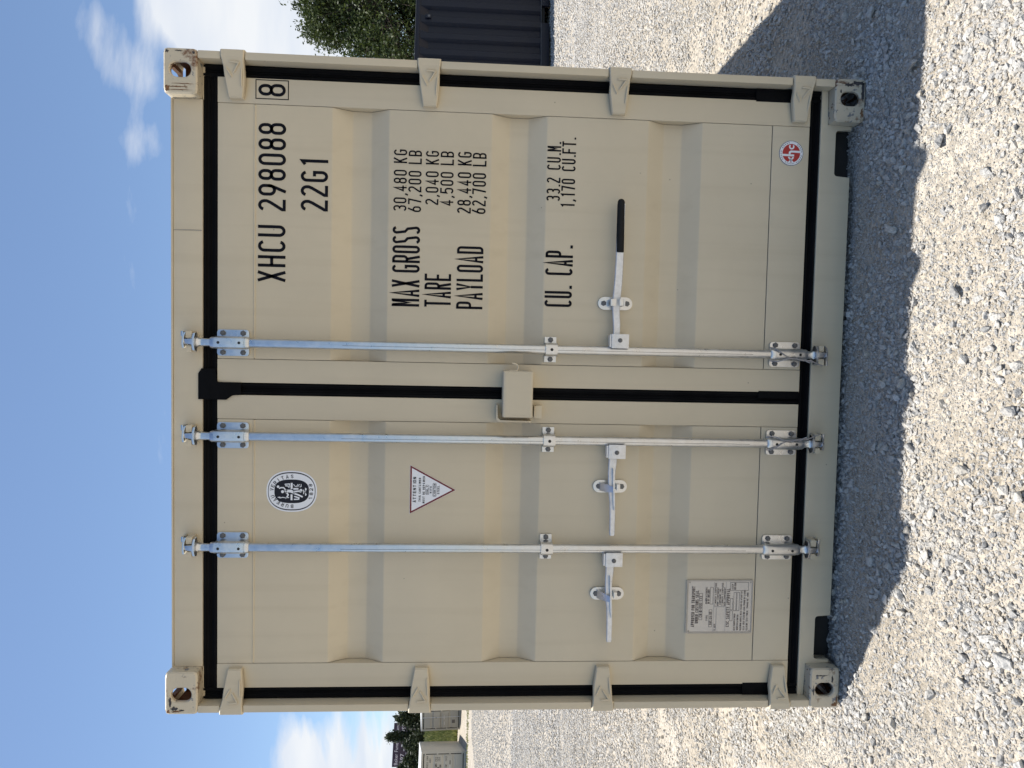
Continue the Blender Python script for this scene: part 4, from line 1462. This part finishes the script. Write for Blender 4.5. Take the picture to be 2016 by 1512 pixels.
def locking_bar(x, side, long_handle, label, dz=0.0):
    """side: +1 handle points to world right, -1 to the left"""
    mb = MB()
    mb.lathe((x, YB, 0.175), (0, 0, 1), [(0, 0.0150), (0.115, 0.0150), (0.128, 0.0168), (2.125, 0.0168), (2.138, 0.0150), (2.285, 0.0150)], 28)
    bar = mb.build('locking_bar', 'galv', BOX, smooth=40)
    bar['label'] = label
    mb = MB(); mb.box(x - 0.0026, x - 0.0014, YB - 0.0172, YB - 0.0160, 0.40, 1.95)
    mb.build('bar_seam', 'bolt', bar, smooth=0)
    bearing(bar, x, 2.300, 2.4165); bearing(bar, x, 0.196, 0.3165)
    saddle(bar, x, 1.1515, 1.1965)
    cam_head(bar, x, 2.475, True); cam_head(bar, x, 0.158, False)
    keeper(x, 2.475, True, side if long_handle else -side); keeper(x, 0.158, False, -1 if long_handle else 1)
    # hub
    mb = MB()
    zc = 0.919
    a, b = sorted((x + side * 0.010, x + side * 0.064))
    mb.box(a, b, YB - 0.026, YB - 0.018, zc - 0.036, zc + 0.030, 0.003)
    mb.box(a, b, YB + 0.010, YB + 0.017, zc - 0.036, zc + 0.030, 0.003)
    a2, b2 = sorted((x + side * 0.0168, x + side * 0.024)); mb.box(a2, b2, YB - 0.0178, YB + 0.0098, zc - 0.034, zc + 0.028, 0.001)
    mb.box(a + 0.004, b - 0.004, YB - 0.022, YB + 0.012, zc + 0.0305, zc + 0.037, 0.0015)
    mb.build('handle_hub', 'zinc', bar)
    mb = MB(); mb.lathe((x + side * 0.040, YB - 0.026, zc - 0.002), (0, -1, 0), [(0, 0.0085), (0.003, 0.0080), (0.0042, 0.005)], 16); mb.build('pivot_rivet', 'bolt', bar)
    # handle: forged flat bar that dips and rises a little
    if long_handle:
        pts = [(0.046, 0.926, 0.0125, 0.0), (0.10, 0.927, 0.0135, 0.0), (0.150, 0.930, 0.0140, 0.004), (0.185, 0.932, 0.0150, -0.004), (0.255, 0.928, 0.0150, -0.012), (0.330, 0.926, 0.0145, -0.014), (0.430, 0.9255, 0.0140, -0.014), (0.550, 0.924, 0.0140, -0.014)]
    else:
        pts = [(0.046, 0.926, 0.0150, 0.0), (0.085, 0.928, 0.0155, -0.002), (0.120, 0.931, 0.0140, -0.006), (0.150, 0.932, 0.0130, -0.010), (0.190, 0.931, 0.0120, -0.012), (0.230, 0.926, 0.0110, -0.010), (0.290, 0.924, 0.0105, -0.008), (0.355, 0.9235, 0.0100, -0.006), (0.362, 0.9235, 0.0085, -0.006)]
    mb = MB(); bm = mb.bm; G = []
    for (dx, z, hw, dy) in pts:
        X = x + side * dx; yy = YB - 0.006 + dy
        e = 0.0025
        G.append([bm.verts.new(p) for p in ((X, yy + 0.012, z - hw), (X, yy + e, z - hw), (X, yy, z - hw + e), (X, yy, z + hw - e), (X, yy + e, z + hw), (X, yy + 0.012, z + hw))])
    for i in range(len(G) - 1):
        for j in range(6):
            bm.faces.new((G[i][j], G[i + 1][j], G[i + 1][(j + 1) % 6], G[i][(j + 1) % 6]))
    bm.faces.new(G[0]); bm.faces.new(G[-1][::-1])
    if not long_handle:          # raised rib along the middle of the short handles
        mb.prism([(x + side * 0.100, 0.930), (x + side * 0.135, 0.9225), (x + side * 0.205, 0.9215), (x + side * 0.262, 0.921), (x + side * 0.235, 0.926), (x + side * 0.150, 0.929)], YB - 0.028, YB - 0.010, 'Y', bev=0.002)
    mb.build('handle', 'zinc', bar, smooth=40)
    if long_handle:
        mb = MB()
        loops = []
        for X, hw, hy in ((x + 0.369, 0.0140, 0.009), (x + 0.371, 0.0150, 0.010), (x + 0.545, 0.0146, 0.0100), (x + 0.558, 0.0135, 0.009), (x + 0.5655, 0.0095, 0.006), (x + 0.568, 0.004, 0.003)):
            loops.append([(X, YB - 0.014 + hy * math.sin(t), 0.9255 + hw * math.copysign(abs(math.cos(t)) ** 0.8, math.cos(t))) for t in [2 * math.pi * i / 20 for i in range(20)]])
        rg = mb.loops(loops)
        mb.bm.faces.new(rg[0][::-1]); mb.bm.faces.new(rg[-1])
        mb.build('handle_grip', 'grip', bar, smooth=50)
    return bar


B1 = locking_bar(0.1720, 1, True, 'galvanised locking bar whose handle has a black grip')
B2 = locking_bar(-0.1730, -1, False, 'galvanised locking bar next to the centre seal, short bare handle')
B3 = locking_bar(-0.5885, -1, False, 'galvanised locking bar nearest the data plate, short bare handle')


def handle_catch(xc, kind):
    """oval base plate with a hook that holds the handle down"""
    z0, z1 = 0.8625, 0.9955
    zc = (z0 + z1) / 2
    mb = MB()
    r = 0.0245
    pts = [(xc + r * math.cos(R(a)), z1 - r + r * math.sin(R(a))) for a in np.linspace(0, 180, 11)] + [(xc + r * math.cos(R(a)), z0 + r + r * math.sin(R(a))) for a in np.linspace(180, 360, 11)]
    mb.prism(pts, 0.041, DY + 0.0006, 'Y', bev=0.0015)
    c = mb.build('handle_catch', 'galv', BOX, smooth=40)
    if kind == 'long':
        mb = MB()
        mb.box(xc - 0.013, xc + 0.013, -0.016, 0.041, 0.951, 0.959, 0.002)
        mb.box(xc - 0.013, xc + 0.013, -0.019, -0.0120, 0.938, 0.9585, 0.002)
        mb.box(xc - 0.012, xc + 0.014, -0.021, -0.0145, 0.910, 0.926, 0.002)
        mb.box(xc - 0.012, xc + 0.014, -0.020, 0.041, 0.9035, 0.9095, 0.002)
        mb.build('catch_hook', 'galv', c)
    else:
        mb = MB()
        # hooked tongue over the handle, tilted to the sky
        mb.hexa([(xc - 0.015, -0.006, 0.944), (xc + 0.015, -0.006, 0.944), (xc + 0.015, 0.000, 0.938), (xc - 0.015, 0.000, 0.938)],
                [(xc - 0.016, 0.034, 0.972), (xc + 0.016, 0.034, 0.972), (xc + 0.016, 0.041, 0.966), (xc - 0.016, 0.041, 0.966)], 0.002)
        mb.hexa([(xc - 0.012, -0.024, 0.930), (xc + 0.010, -0.024, 0.930), (xc + 0.010, -0.016, 0.928), (xc - 0.012, -0.016, 0.928)],
                [(xc - 0.014, -0.008, 0.946), (xc + 0.014, -0.008, 0.946), (xc + 0.014, -0.001, 0.940), (xc - 0.014, -0.001, 0.940)], 0.0015)
        mb.build('catch_hook', 'galv', c)
        mb = MB(); mb.box(xc - 0.012, xc + 0.012, 0.018, 0.041, 0.894, 0.908, 0.002); mb.build('catch_stop', 'galv', c)
    for z in (z0 + 0.0215, z1 - 0.0215):
        bolt(c, xc, 0.0410, z)
    return c


handle_catch(0.3530, 'long')
handle_catch(-0.3515, 'short')
handle_catch(-0.7730, 'short')


# padlock housing over the middle seal, with its hook and its bent guard
def lock_housing():
    mb = MB()
    mb.box(-0.0830, 0.0905, -0.045, DY - 0.004, 1.2440, 1.3560, 0.013, 0, 4)
    c = mb.build('lock_housing', 'beige', BOX, smooth=40)
    mb = MB()
    mb.tube([(0.0885, -0.030, 1.312), (0.0945, -0.030, 1.303), (0.104, -0.030, 1.300), (0.1130, -0.030, 1.304), (0.1175, -0.030, 1.313), (0.1180, -0.030, 1.324)], 0.0032, 8)
    mb.box(0.0885, 0.0935, -0.036, -0.022, 1.302, 1.334, 0.001)
    mb.build('housing_hook', 'beige', c)
    mb = MB()
    t = 0.006
    out = [(-0.104, 1.246), (-0.104, 1.364)] + [(-0.090 - 0.014 * math.cos(R(a)), 1.364 + 0.014 * math.sin(R(a))) for a in (30, 60, 90)] + [(-0.040, 1.378)]
    inn = [(-0.040, 1.378 - t), (-0.088, 1.378 - t), (-0.104 + t, 1.362), (-0.104 + t, 1.246)]
    mb.prism(out + inn, 0.0, DY - 0.001, 'Y', bev=0.001)
    mb.box(-0.088, -0.040, 0.004, DY - 0.001, 1.205, 1.228, 0.002)
    mb.box(-0.086, -0.042, 0.002, DY - 0.001, 1.2285, 1.234, 0.001)
    mb.build('housing_guard', 'beige', c)


lock_housing()


def wire_tie(x, side, label):
    rr = random.Random(int(x * 1000))
    mb = MB()
    y = YB - 0.027
    pts = [(x + side * 0.026, 0.02, 0.325), (x + side * 0.024, y + 0.012, 0.318), (x + side * 0.012, y, 0.300), (x - side * 0.004, y - 0.001, 0.278), (x - side * 0.014, y + 0.003, 0.255),
           (x - side * 0.018, y + 0.006, 0.225), (x - side * 0.022, y + 0.004, 0.195), (x - side * 0.026, y + 0.000, 0.165), (x - side * 0.036, y + 0.002, 0.142)]
    mb.tube(pts, 0.0022, 6)
    pts2 = [(x - side * 0.026, 0.02, 0.322), (x - side * 0.027, y + 0.014, 0.300), (x - side * 0.016, y + 0.002, 0.268), (x - side * 0.013, y + 0.001, 0.245), (x - side * 0.022, y + 0.001, 0.205), (x - side * 0.020, y - 0.003, 0.180), (x - side * 0.031, y - 0.003, 0.158), (x - side * 0.040, y + 0.004, 0.128)]
    mb.tube(pts2, 0.0020, 6)
    mb.tube([(x - side * 0.010, y - 0.002, 0.240), (x - side * 0.020, y - 0.004, 0.226), (x - side * 0.014, y - 0.003, 0.212), (x - side * 0.024, y - 0.002, 0.196), (x - side * 0.030, y - 0.006, 0.184)], 0.0018, 6)
    o = mb.build('wire_tie', 'wire', None)
    tag(o, label, 'wire tie', 'wire ties on the lower brackets')


wire_tie(0.1720, 1, 'twisted grey wire tie round the lower bracket of the bar with the black-gripped handle')
wire_tie(-0.1730, -1, 'twisted grey wire tie round the lower bracket of the middle locking bar')


# ------------------------------------------------------------------ the dark container across the yard
def dark_container():
    ang = math.atan2(0.26, 1.27)
    t = thing('storage_container', 'dark navy corrugated container standing across the yard before the leafy tree', 'shipping container', (4.6, 11.03, 0.0), (0, 0, ang))
    L_, W_, H_ = 6.058, 2.438, 2.62
    mb = MB()
    prof = [(0.17, 0.02)]
    x = 0.17
    while x + 0.34 < L_ - 0.15:
        for d, y in ((0.11, 0.02), (0.05, 0.084), (0.13, 0.084), (0.05, 0.02)):
            x += d; prof.append((x, y))
    prof.append((L_ - 0.17, 0.02))
    bm = mb.bm
    lo = [bm.verts.new((a, b, 0.20)) for a, b in prof]; hi = [bm.verts.new((a, b, H_ - 0.25)) for a, b in prof]
    top = [bm.verts.new((a, 0.02, H_ - 0.09)) for a, b in prof]
    for i in range(len(prof) - 1):
        bm.faces.new((lo[i], lo[i + 1], hi[i + 1], hi[i])); bm.faces.new((hi[i], hi[i + 1], top[i + 1], top[i]))
    mb.build('side_wall', 'navy', t, smooth=0)
    mb = MB(); mb.box(0.17, L_ - 0.17, W_ - 0.06, W_ - 0.02, 0.17, H_ - 0.06); mb.build('side_wall', 'navy', t)
    mb = MB(); mb.box(0.0, L_, 0.0, 0.06, H_ - 0.0895, H_ - 0.012, 0.005); mb.build('top_side_rail', 'navy', t)
    mb = MB(); mb.box(0.005, L_ - 0.005, -0.003, 0.012, H_ - 0.0115, H_, 0.002); mb.build('rail_edge', 'navy_edge', t)
    mb = MB()
    for a, b in ((0.18, 1.95), (2.32, 3.74), (4.11, L_ - 0.18)):
        mb.box(a, b, 0.002, 0.055, 0.035, 0.185, 0.004)
    mb.box(0.18, L_ - 0.18, 0.004, 0.05, 0.1855, 0.20, 0.002, 1)
    mb.build('bottom_side_rail', ['navy', 'navy_edge'], t)
    mb = MB(); mb.box(0.0, L_, 0.061, W_, H_ - 0.06, H_ - 0.012); mb.build('roof', 'navy', t)
    mb = MB(); mb.box(0.02, L_ - 0.02, 0.06, W_ - 0.06, 0.12, 0.17); mb.build('floor', 'inside', t)
    for a in (0.0, L_ - 0.165):
        for b in (0.0, W_ - 0.16):
            mb = MB(); mb.box(a, a + 0.165, b, b + 0.16, 0.1185, H_ - 0.13, 0.004); mb.build('corner_post', 'navy', t)
            for z in (0.0, H_ - 0.118):
                mb = MB(); mb.box(a - 0.004, a + 0.169, b - 0.004, b + 0.164, z, z + 0.118, 0.008); mb.build('corner_casting', 'navy', t)
    for a in (0.03, L_ - 0.07):
        mb = MB(); mb.box(a, a + 0.04, 0.161, W_ - 0.161, 0.12, H_ - 0.06); mb.build('end_wall', 'navy', t)
    mb = MB(); mb.box(1.93, 2.01, -0.012, 0.024, H_ - 0.30, H_ - 0.19, 0.005); mb.box(1.945, 1.995, -0.016, -0.0125, H_ - 0.285, H_ - 0.235, 0.002, 1); mb.build('vent', ['navy', 'navy_edge'], t)


dark_container()


# ------------------------------------------------------------------ two far beige containers (door ends towards us)
def far_container(origin, yaw, pitch, label, marks):
    """origin = foot of the front corner at its own right-hand side; local x runs to its left (-), y into depth"""
    t = thing('far_container', label, 'shipping container', origin, (pitch, 0, yaw), 'beige containers at the edge of the yard')
    W_, H_, L_ = 2.438, 2.591, 6.058
    mb = MB()
    for x in (-0.02, -W_ + 0.06):
        prof = corrugated_profile(0.17, L_ - 0.17, x, -0.036, 0, 0.07, 0.068, 0.072)
        bm = mb.bm
        lo = [bm.verts.new((b, a, 0.16)) for a, b in prof]; hi = [bm.verts.new((b, a, H_ - 0.1)) for a, b in prof]
        for i in range(len(prof) - 1):
            bm.faces.new((lo[i], lo[i + 1], hi[i + 1], hi[i]))
    mb.build('side_wall', 'far_beige', t, smooth=0)
    mb = MB(); mb.box(-W_, 0, 0.0, L_, H_ - 0.03, H_ - 0.003, 0.004); mb.build('roof', 'roof_sunlit', t)
    mb = MB()
    mb.box(-W_, 0, 0.005, 0.12, H_ - 0.13, H_ - 0.031, 0.004); mb.box(-W_ + 0.1, -0.1, 0.01, 0.12, 0.03, 0.15, 0.004)
    for x in (-W_, -0.09):
        mb.box(x, x + 0.09, 0.0, 0.14, 0.119, H_ - 0.132, 0.004); mb.box(x, x + 0.09, L_ - 0.14, L_, 0.12, H_ - 0.04, 0.004)
        mb.box(x + 0.01, x + 0.08, 0.15, L_ - 0.15, H_ - 0.11, H_ - 0.032); mb.box(x + 0.01, x + 0.08, 0.15, L_ - 0.15, 0.03, 0.158)
    mb.box(-W_ + 0.09, -0.09, L_ - 0.09, L_ - 0.03, 0.12, H_ - 0.05)
    mb.build('frame', 'far_beige', t)
    mb = MB(); mb.box(-W_ + 0.05, -0.05, 0.16, L_ - 0.1, 0.11, 0.155); mb.build('floor', 'inside', t)
    for x in (-W_, -0.162):
        for z in (0.0, ):
            mb = MB(); mb.box(x, x + 0.162, -0.004, 0.17, z, z + 0.118, 0.008); mb.build('corner_casting', 'far_beige', t)
    mb = MB()      # dark seal frame seen between doors and posts
    mb.box(-W_ + 0.092, -0.092, 0.082, 0.10, 0.151, H_ - 0.131)
    mb.build('door_seal', 'rubber', t)
    for (a, b) in ((-W_ + 0.135, -W_ / 2 - 0.02), (-W_ / 2 + 0.02, -0.135)):
        mb = MB(); prof = [(0.20, 0.045), (0.60, 0.045), (0.66, 0.075), (0.74, 0.075), (0.80, 0.045), (1.2, 0.045), (1.26, 0.075), (1.34, 0.075), (1.40, 0.045), (1.80, 0.045), (1.86, 0.075), (1.94, 0.075), (2.00, 0.045), (2.405, 0.045)]
        mb.prism([(y, z) for z, y in prof] + [(0.09, 2.405), (0.09, 0.20)], a, b, 'X')
        d = mb.build('door', 'far_beige', t, smooth=0)
        for z in (0.24, 0.94, 1.65, 2.35):
            sx = -1 if a < -W_ / 2 else 1
            xa, xb = (-W_ + 0.03, -W_ + 0.17) if sx < 0 else (-0.17, -0.03)
            mb = MB(); mb.box(xa, xb, -0.004, 0.044, z - 0.04, z + 0.04, 0.004); mb.build('hinge', 'far_beige', d)
    for x in marks['bars']:
        mb = MB(); mb.cyl((x, 0.012, 0.1), (x, 0.012, 2.53), 0.017, 10); mb.build('locking_bar', 'zinc', t)
    for (x0, x1, z0, z1, k) in marks['rects']:
        mb = MB(); mb.box(x0, x1, 0.0385, 0.0435, z0, z1); mb.build('marking', k, t, smooth=0)
    for (txt, x0, x1, z0, z1) in marks['text']:
        lettering(txt, x0, x1, z0, z1, 0.76, 0.14, parent=t, y=0.0425)
    mb = MB(); mb.box(-W_ / 2 - 0.08, -W_ / 2 + 0.08, -0.03, 0.044, 1.24, 1.36, 0.012); mb.build('lock_housing', 'far_beige', t)
    return t


W2 = 2.438
# lettering sits on the door at its right-hand side
txtA = [('XHCU 298', -0.82, -0.22, 2.17, 2.27), ('22G1', -0.55, -0.33, 2.02, 2.12), ('30,480 KG', -0.50, -0.27, 1.73, 1.78), ('67,200 LB', -0.50, -0.27, 1.66, 1.71),
        ('2,040 KG', -0.48, -0.27, 1.60, 1.65), ('4,500 LB', -0.48, -0.27, 1.53, 1.58), ('28,440 KG', -0.50, -0.27, 1.48, 1.52), ('MAX GROSS', -0.90, -0.60, 1.67, 1.78), ('TARE', -0.9, -0.77, 1.55, 1.65), ('PAYLOAD', -0.90, -0.66, 1.43, 1.53),
        ('CU. CAP.', -0.90, -0.64, 1.10, 1.20), ('33.2 CU.M.', -0.49, -0.22, 1.15, 1.20), ('1,170 CU.FT.', -0.49, -0.22, 1.09, 1.14)]
far_container((-23.04, 37.31, 1.18), math.atan2(2.91, 6.42) * 1.0, R(4.2), 'beige container with rows of black door lettering, cut by the picture edge',
              {'bars': [-1.05, -1.40, -1.80], 'rects': [(-0.66, -0.45, 0.905, 0.945, 'grip'), (-0.97, -0.66, 0.915, 0.94, 'zinc')], 'text': txtA})
far_container((-23.04 + 0.95, 42.55, 1.50), R(4.0), R(4.6), 'beige container with plain doors and a dark square mark, beside the grass bank',
              {'bars': [-1.60], 'rects': [(-2.25, -1.30, 1.825, 1.84, 'far_line'), (-2.25, -1.30, 1.335, 1.35, 'far_line'), (-2.25, -1.35, 0.845, 0.86, 'far_line'), (-2.02, -1.80, 0.42, 0.62, 'far_line'),
                                            (-1.66, -1.59, 1.58, 1.68, 'scuff'), (-1.75, -1.50, 1.10, 1.13, 'zinc'), (-2.12, -1.9, 1.08, 1.11, 'zinc')], 'text': []})


# ------------------------------------------------------------------ trees, sign, grass
def leaf_cards(centres, radius, per, size, rg, flat=0.3):
    """diamond leaves scattered round centres; returns arrays for one mesh"""
    n = len(centres) * per
    c = np.repeat(centres, per, axis=0) + rg.normal(0, 1, (n, 3)) * radius * np.array([1, 1, 0.85])
    a = rg.normal(size=(n, 3)); a /= np.linalg.norm(a, axis=1)[:, None]
    b = rg.normal(size=(n, 3)); b[:, 2] += flat
    b -= a * (a * b).sum(1)[:, None]; b /= np.linalg.norm(b, axis=1)[:, None]
    s = size * rg.uniform(0.55, 1.25, (n, 1))
    v = np.stack([c - a * s, c + b * s * 0.45, c + a * s, c - b * s * 0.45], 1).reshape(-1, 3)
    f = np.arange(n * 4).reshape(-1, 4)
    return v, f


def broad_tree():
    rg = np.random.default_rng(21)
    bx, by = 11.0, 18.6
    bz = float(hgt(bx, by))
    t = thing('leafy_tree', 'tall green leafy tree rising behind the dark navy container', 'tree', (bx, by, bz))
    mb = MB()
    mb.tube([(0, 0, -0.2), (0.05, 0, 0.8), (-0.05, 0.06, 1.7), (0.0, 0.0, 2.6)], 0.2, 10, radii=[0.30, 0.24, 0.21, 0.18])
    limbs = []
    for k in range(9):
        a = k * 2.4 + 0.4; el = R(38 + 22 * math.sin(k * 1.7)); ln = 2.2 + 0.7 * math.sin(k * 2.3)
        p0 = Vector((0, 0, 1.5 + 0.16 * k)); d = Vector((math.cos(a) * math.cos(el), math.sin(a) * math.cos(el), math.sin(el)))
        pts = [p0 + d * ln * s + Vector((0.12 * math.sin(5 * s + k), 0.12 * math.cos(4 * s + k), 0.25 * s * s)) for s in (0, 0.25, 0.5, 0.75, 1.0)]
        mb.tube(pts, 0.1, 7, radii=[0.11, 0.085, 0.062, 0.042, 0.02]); limbs += pts[1:]
    L_ = np.array([list(p) for p in limbs])
    # clump centres spread through an uneven crown
    lobes = [((0.2, 0, 3.9), 2.3), ((-1.9, -0.3, 3.3), 1.5), ((1.8, 0.4, 3.6), 1.7), ((-0.6, 0.3, 5.3), 1.35), ((0.9, -0.4, 5.5), 1.4), ((-1.6, 0.2, 4.7), 1.0), ((-2.5, 0.0, 2.4), 1.2), ((0.2, -0.6, 2.6), 1.9), ((2.6, 0, 4.6), 1.2), ((-1.5, 0.1, 5.5), 0.9), ((-0.3, 0.0, 6.1), 1.0), ((-1.2, 0.3, 5.9), 0.8), ((0.9, 0.1, 6.4), 1.0), ((-2.5, 0.0, 4.1), 0.9)]
    C = []
    for c, r in lobes:
        n = int(430 * r ** 2.1)
        d = rg.normal(size=(n, 3)); d /= np.linalg.norm(d, axis=1)[:, None]
        C.append(np.array(c) + d * r * rg.uniform(0.30, 1.06, (n, 1)) ** 0.55)
    C = np.concatenate(C)
    C = C[C[:, 2] > 0.8]
    nz = np.sin(C[:, 0] * 3.1 + 1) * np.sin(C[:, 2] * 3.3 + 0.6 * C[:, 1]) + 0.5 * np.sin(C[:, 0] * 6.3 + C[:, 1]) * np.sin(C[:, 2] * 5.7 + 2)
    C = C[(nz > -0.28) | (rg.uniform(0, 1, len(C)) < 0.22)]
    # twigs from the limbs out to a part of the clumps
    tv, tf = [], []
    for i in range(0, len(C), 4):
        q = L_[np.argmin(((L_ - C[i]) ** 2).sum(1))]
        d = C[i] - q; ln = np.linalg.norm(d)
        if ln < 0.2:
            continue
        u = np.cross(d, [0.3, 0.2, 1.0]); u /= np.linalg.norm(u); w = np.cross(d / ln, u)
        k = len(tv)
        for P_, r in ((q, 0.011), (C[i], 0.003)):
            for a in (0, 2.094, 4.189):
                tv.append(P_ + (u * math.cos(a) + w * math.sin(a)) * r)
        for a in range(3):
            tf.append((k + a, k + (a + 1) % 3, k + 3 + (a + 1) % 3, k + 3 + a))
    o = mb.build('trunk', 'bark', t)
    np_mesh('twigs', tv, tf, 'bark', t)['kind'] = 'stuff'
    v, f = leaf_cards(C, 0.12, 15, 0.055, rg)
    np_mesh('crown', v, f, 'leaf', t)
    print('leaves', len(f))


broad_tree()


def juniper(x, y, h, w, label, seed):
    rg = np.random.default_rng(seed)
    bz = float(hgt(x, y))
    t = thing('juniper_tree', label, 'tree', (x, y, bz), (0, 0, seed), 'dark trees behind the far containers')
    mb = MB(); mb.tube([(0, 0, -0.2), (0.03, 0, h * 0.4), (0, 0.03, h * 0.97)], 0.1, 7, radii=[0.16, 0.10, 0.02]); mb.build('trunk', 'bark', t)
    n = int(150 * h)
    z = rg.uniform(0.02, 1.0, n) ** 0.9
    r = w * (1 - z ** (1.8 if w > 1 else 0.8)) * rg.uniform(0.35, 1.1, n) ** 0.5
    r *= 0.8 + 0.35 * np.sin(z * 17 + seed) * np.sin(rg.uniform(0, 6.28, n) * 2)
    a = rg.uniform(0, 6.28, n)
    C = np.stack([r * np.cos(a), r * np.sin(a), z * h], 1)
    v, f = leaf_cards(C, 0.16, 12, 0.13, rg)
    np_mesh('crown', v, f, 'needle', t)


for i, (x, y, h, w, lb) in enumerate((
        (-32.4, 62.3, 2.8, 1.5, 'dark bushy tree behind the far container with the dark square mark'),
        (-34.3, 62.2, 2.5, 1.2, 'low dark tree in the gap between the two far containers, right of the sign'),
        (-36.05, 62.3, 3.4, 0.45, 'narrow dark spire of a tree standing in front of the plum-coloured sign'),
        (-35.6, 60.2, 1.8, 1.3, 'low rounded dark tree under the middle of the plum-coloured sign'),
        (-37.1, 60.1, 1.75, 1.3, 'low dark tree behind the lettered far container, under the sign'),
        (-38.9, 62.0, 2.2, 1.4, 'dark tree at the picture edge beside the plum-coloured sign'),
        (-30.4, 62.4, 3.0, 1.5, 'dark tree half hidden by the edge of the large beige container'))):
    juniper(x, y, h, w, lb, 40 + i)


def sign_board():
    # stands beyond the dark trees; faces the yard
    c = Vector((-47.3, 80.8, 0))
    bz = float(hgt(c.x, c.y))
    yaw = math.atan2(-c.x, c.y + 2.66) * 1.0
    t = thing('roadside_sign', 'plum-coloured roadside sign with pale lettering above the dark trees', 'sign', (c.x, c.y, bz), (0, 0, yaw))
    z1 = 9.62 - bz; z0 = z1 - 1.75
    mb = MB(); mb.box(-2.42, 2.30, 0.0, 0.22, z0, z1, 0.03); mb.build('panel', 'sign', t)
    for x in (-1.7, 1.6):
        mb = MB(); mb.cyl((x, 0.12, 0), (x, 0.12, z0 + 0.1), 0.12, 10); mb.build('post', 'steel_post', t)
    mb = MB(); mb.box(-2.40, 2.28, -0.25, 0.0, z0 - 0.10, z0 - 0.03); mb.build('catwalk', 'steel_post', t)

    def word(txt, x, z, size, sy=1.0):
        cu = bpy.data.curves.new('lettering', 'FONT'); cu.body = txt; cu.size = size; cu.space_character = 1.05
        ob = bpy.data.objects.new('tmp', cu); COL.objects.link(ob)
        me = bpy.data.meshes.new_from_object(ob.evaluated_get(bpy.context.evaluated_depsgraph_get()))
        bpy.data.objects.remove(ob)
        for v in me.vertices:
            v.co = (x + v.co.x, -0.012, z + v.co.y * sy)
        me.materials.append(M['sign_text'])
        o = bpy.data.objects.new('lettering', me); COL.objects.link(o); o.parent = t
    word('Baker Funeral', -2.25, z1 - 0.62, 0.50, 1.15)
    word('597', -2.05, z1 - 1.38, 0.66)
    word('Home', 0.98, z1 - 0.62, 0.50, 1.1)
    word('9990', 0.95, z1 - 1.38, 0.60)
    mb = MB(); mb.box(-0.75, 0.75, -0.02, -0.006, z1 - 1.36, z1 - 1.28); mb.box(-0.30, -0.06, -0.02, -0.006, z1 - 1.27, z1 - 0.98); mb.build('emblem', 'sign_text', t)
    mb = MB(); mb.box(-2.3, -0.9, -0.02, -0.006, z1 - 1.60, z1 - 1.55); mb.build('underline', 'sign_text', t)


sign_board()


def grass():
    rg = np.random.default_rng(3)
    n = 60000
    x = rg.uniform(-42, -18, n); s = rg.uniform(50.5, 61, n)
    y = (s + 0.5 * x) / 0.866
    # plus a thin weedy line along the yard's edge
    m_ = 3500
    x2 = rg.uniform(-34, -14, m_); s2 = rg.normal(42.5, 0.5, m_); y2 = (s2 + 0.5 * x2) / 0.866
    x = np.concatenate([x, x2]); y = np.concatenate([y, y2])
    hgts = np.concatenate([rg.uniform(0.15, 0.5, n), rg.uniform(0.03, 0.10, m_)])
    z = hgt(x, y)
    a = rg.uniform(0, 6.28, len(x)); lean = rg.normal(0, 0.3, (len(x), 2)) * hgts[:, None]
    w = 0.02 + 0.10 * hgts
    v = np.stack([np.stack([x - w * np.cos(a), y - w * np.sin(a), z], 1), np.stack([x + w * np.cos(a), y + w * np.sin(a), z], 1),
                  np.stack([x + lean[:, 0], y + lean[:, 1], z + hgts], 1)], 1).reshape(-1, 3)
    o = np_mesh('grass', v, np.arange(len(v)).reshape(-1, 3), 'grass')
    o['kind'] = 'stuff'; o['label'] = 'tall sunlit yellow-green grass on the bank behind the far containers'; o['category'] = 'grass'


grass()


def treeline():
    """far wood that reads as one mass beyond the yard"""
    rg = np.random.default_rng(77)
    n = 2600
    az = rg.uniform(R(-85), R(85), n); d = rg.uniform(122, 150, n)
    x = d * np.sin(az); y = d * np.cos(az)
    top = 4.2 + 1.6 * np.sin(az * 23) + 1.1 * np.sin(az * 61 + 1) + rg.uniform(-0.6, 0.6, n)
    C = np.stack([x, y, hgt(x, y) + rg.uniform(0.05, 1.0, n) ** 0.8 * top], 1)
    v, f = leaf_cards(C, 0.9, 12, 0.75, rg)
    o = np_mesh('treeline', v, f, 'needle')
    o['kind'] = 'stuff'; o['label'] = 'distant dark wood along the horizon beyond the yard'; o['category'] = 'woodland'


treeline()
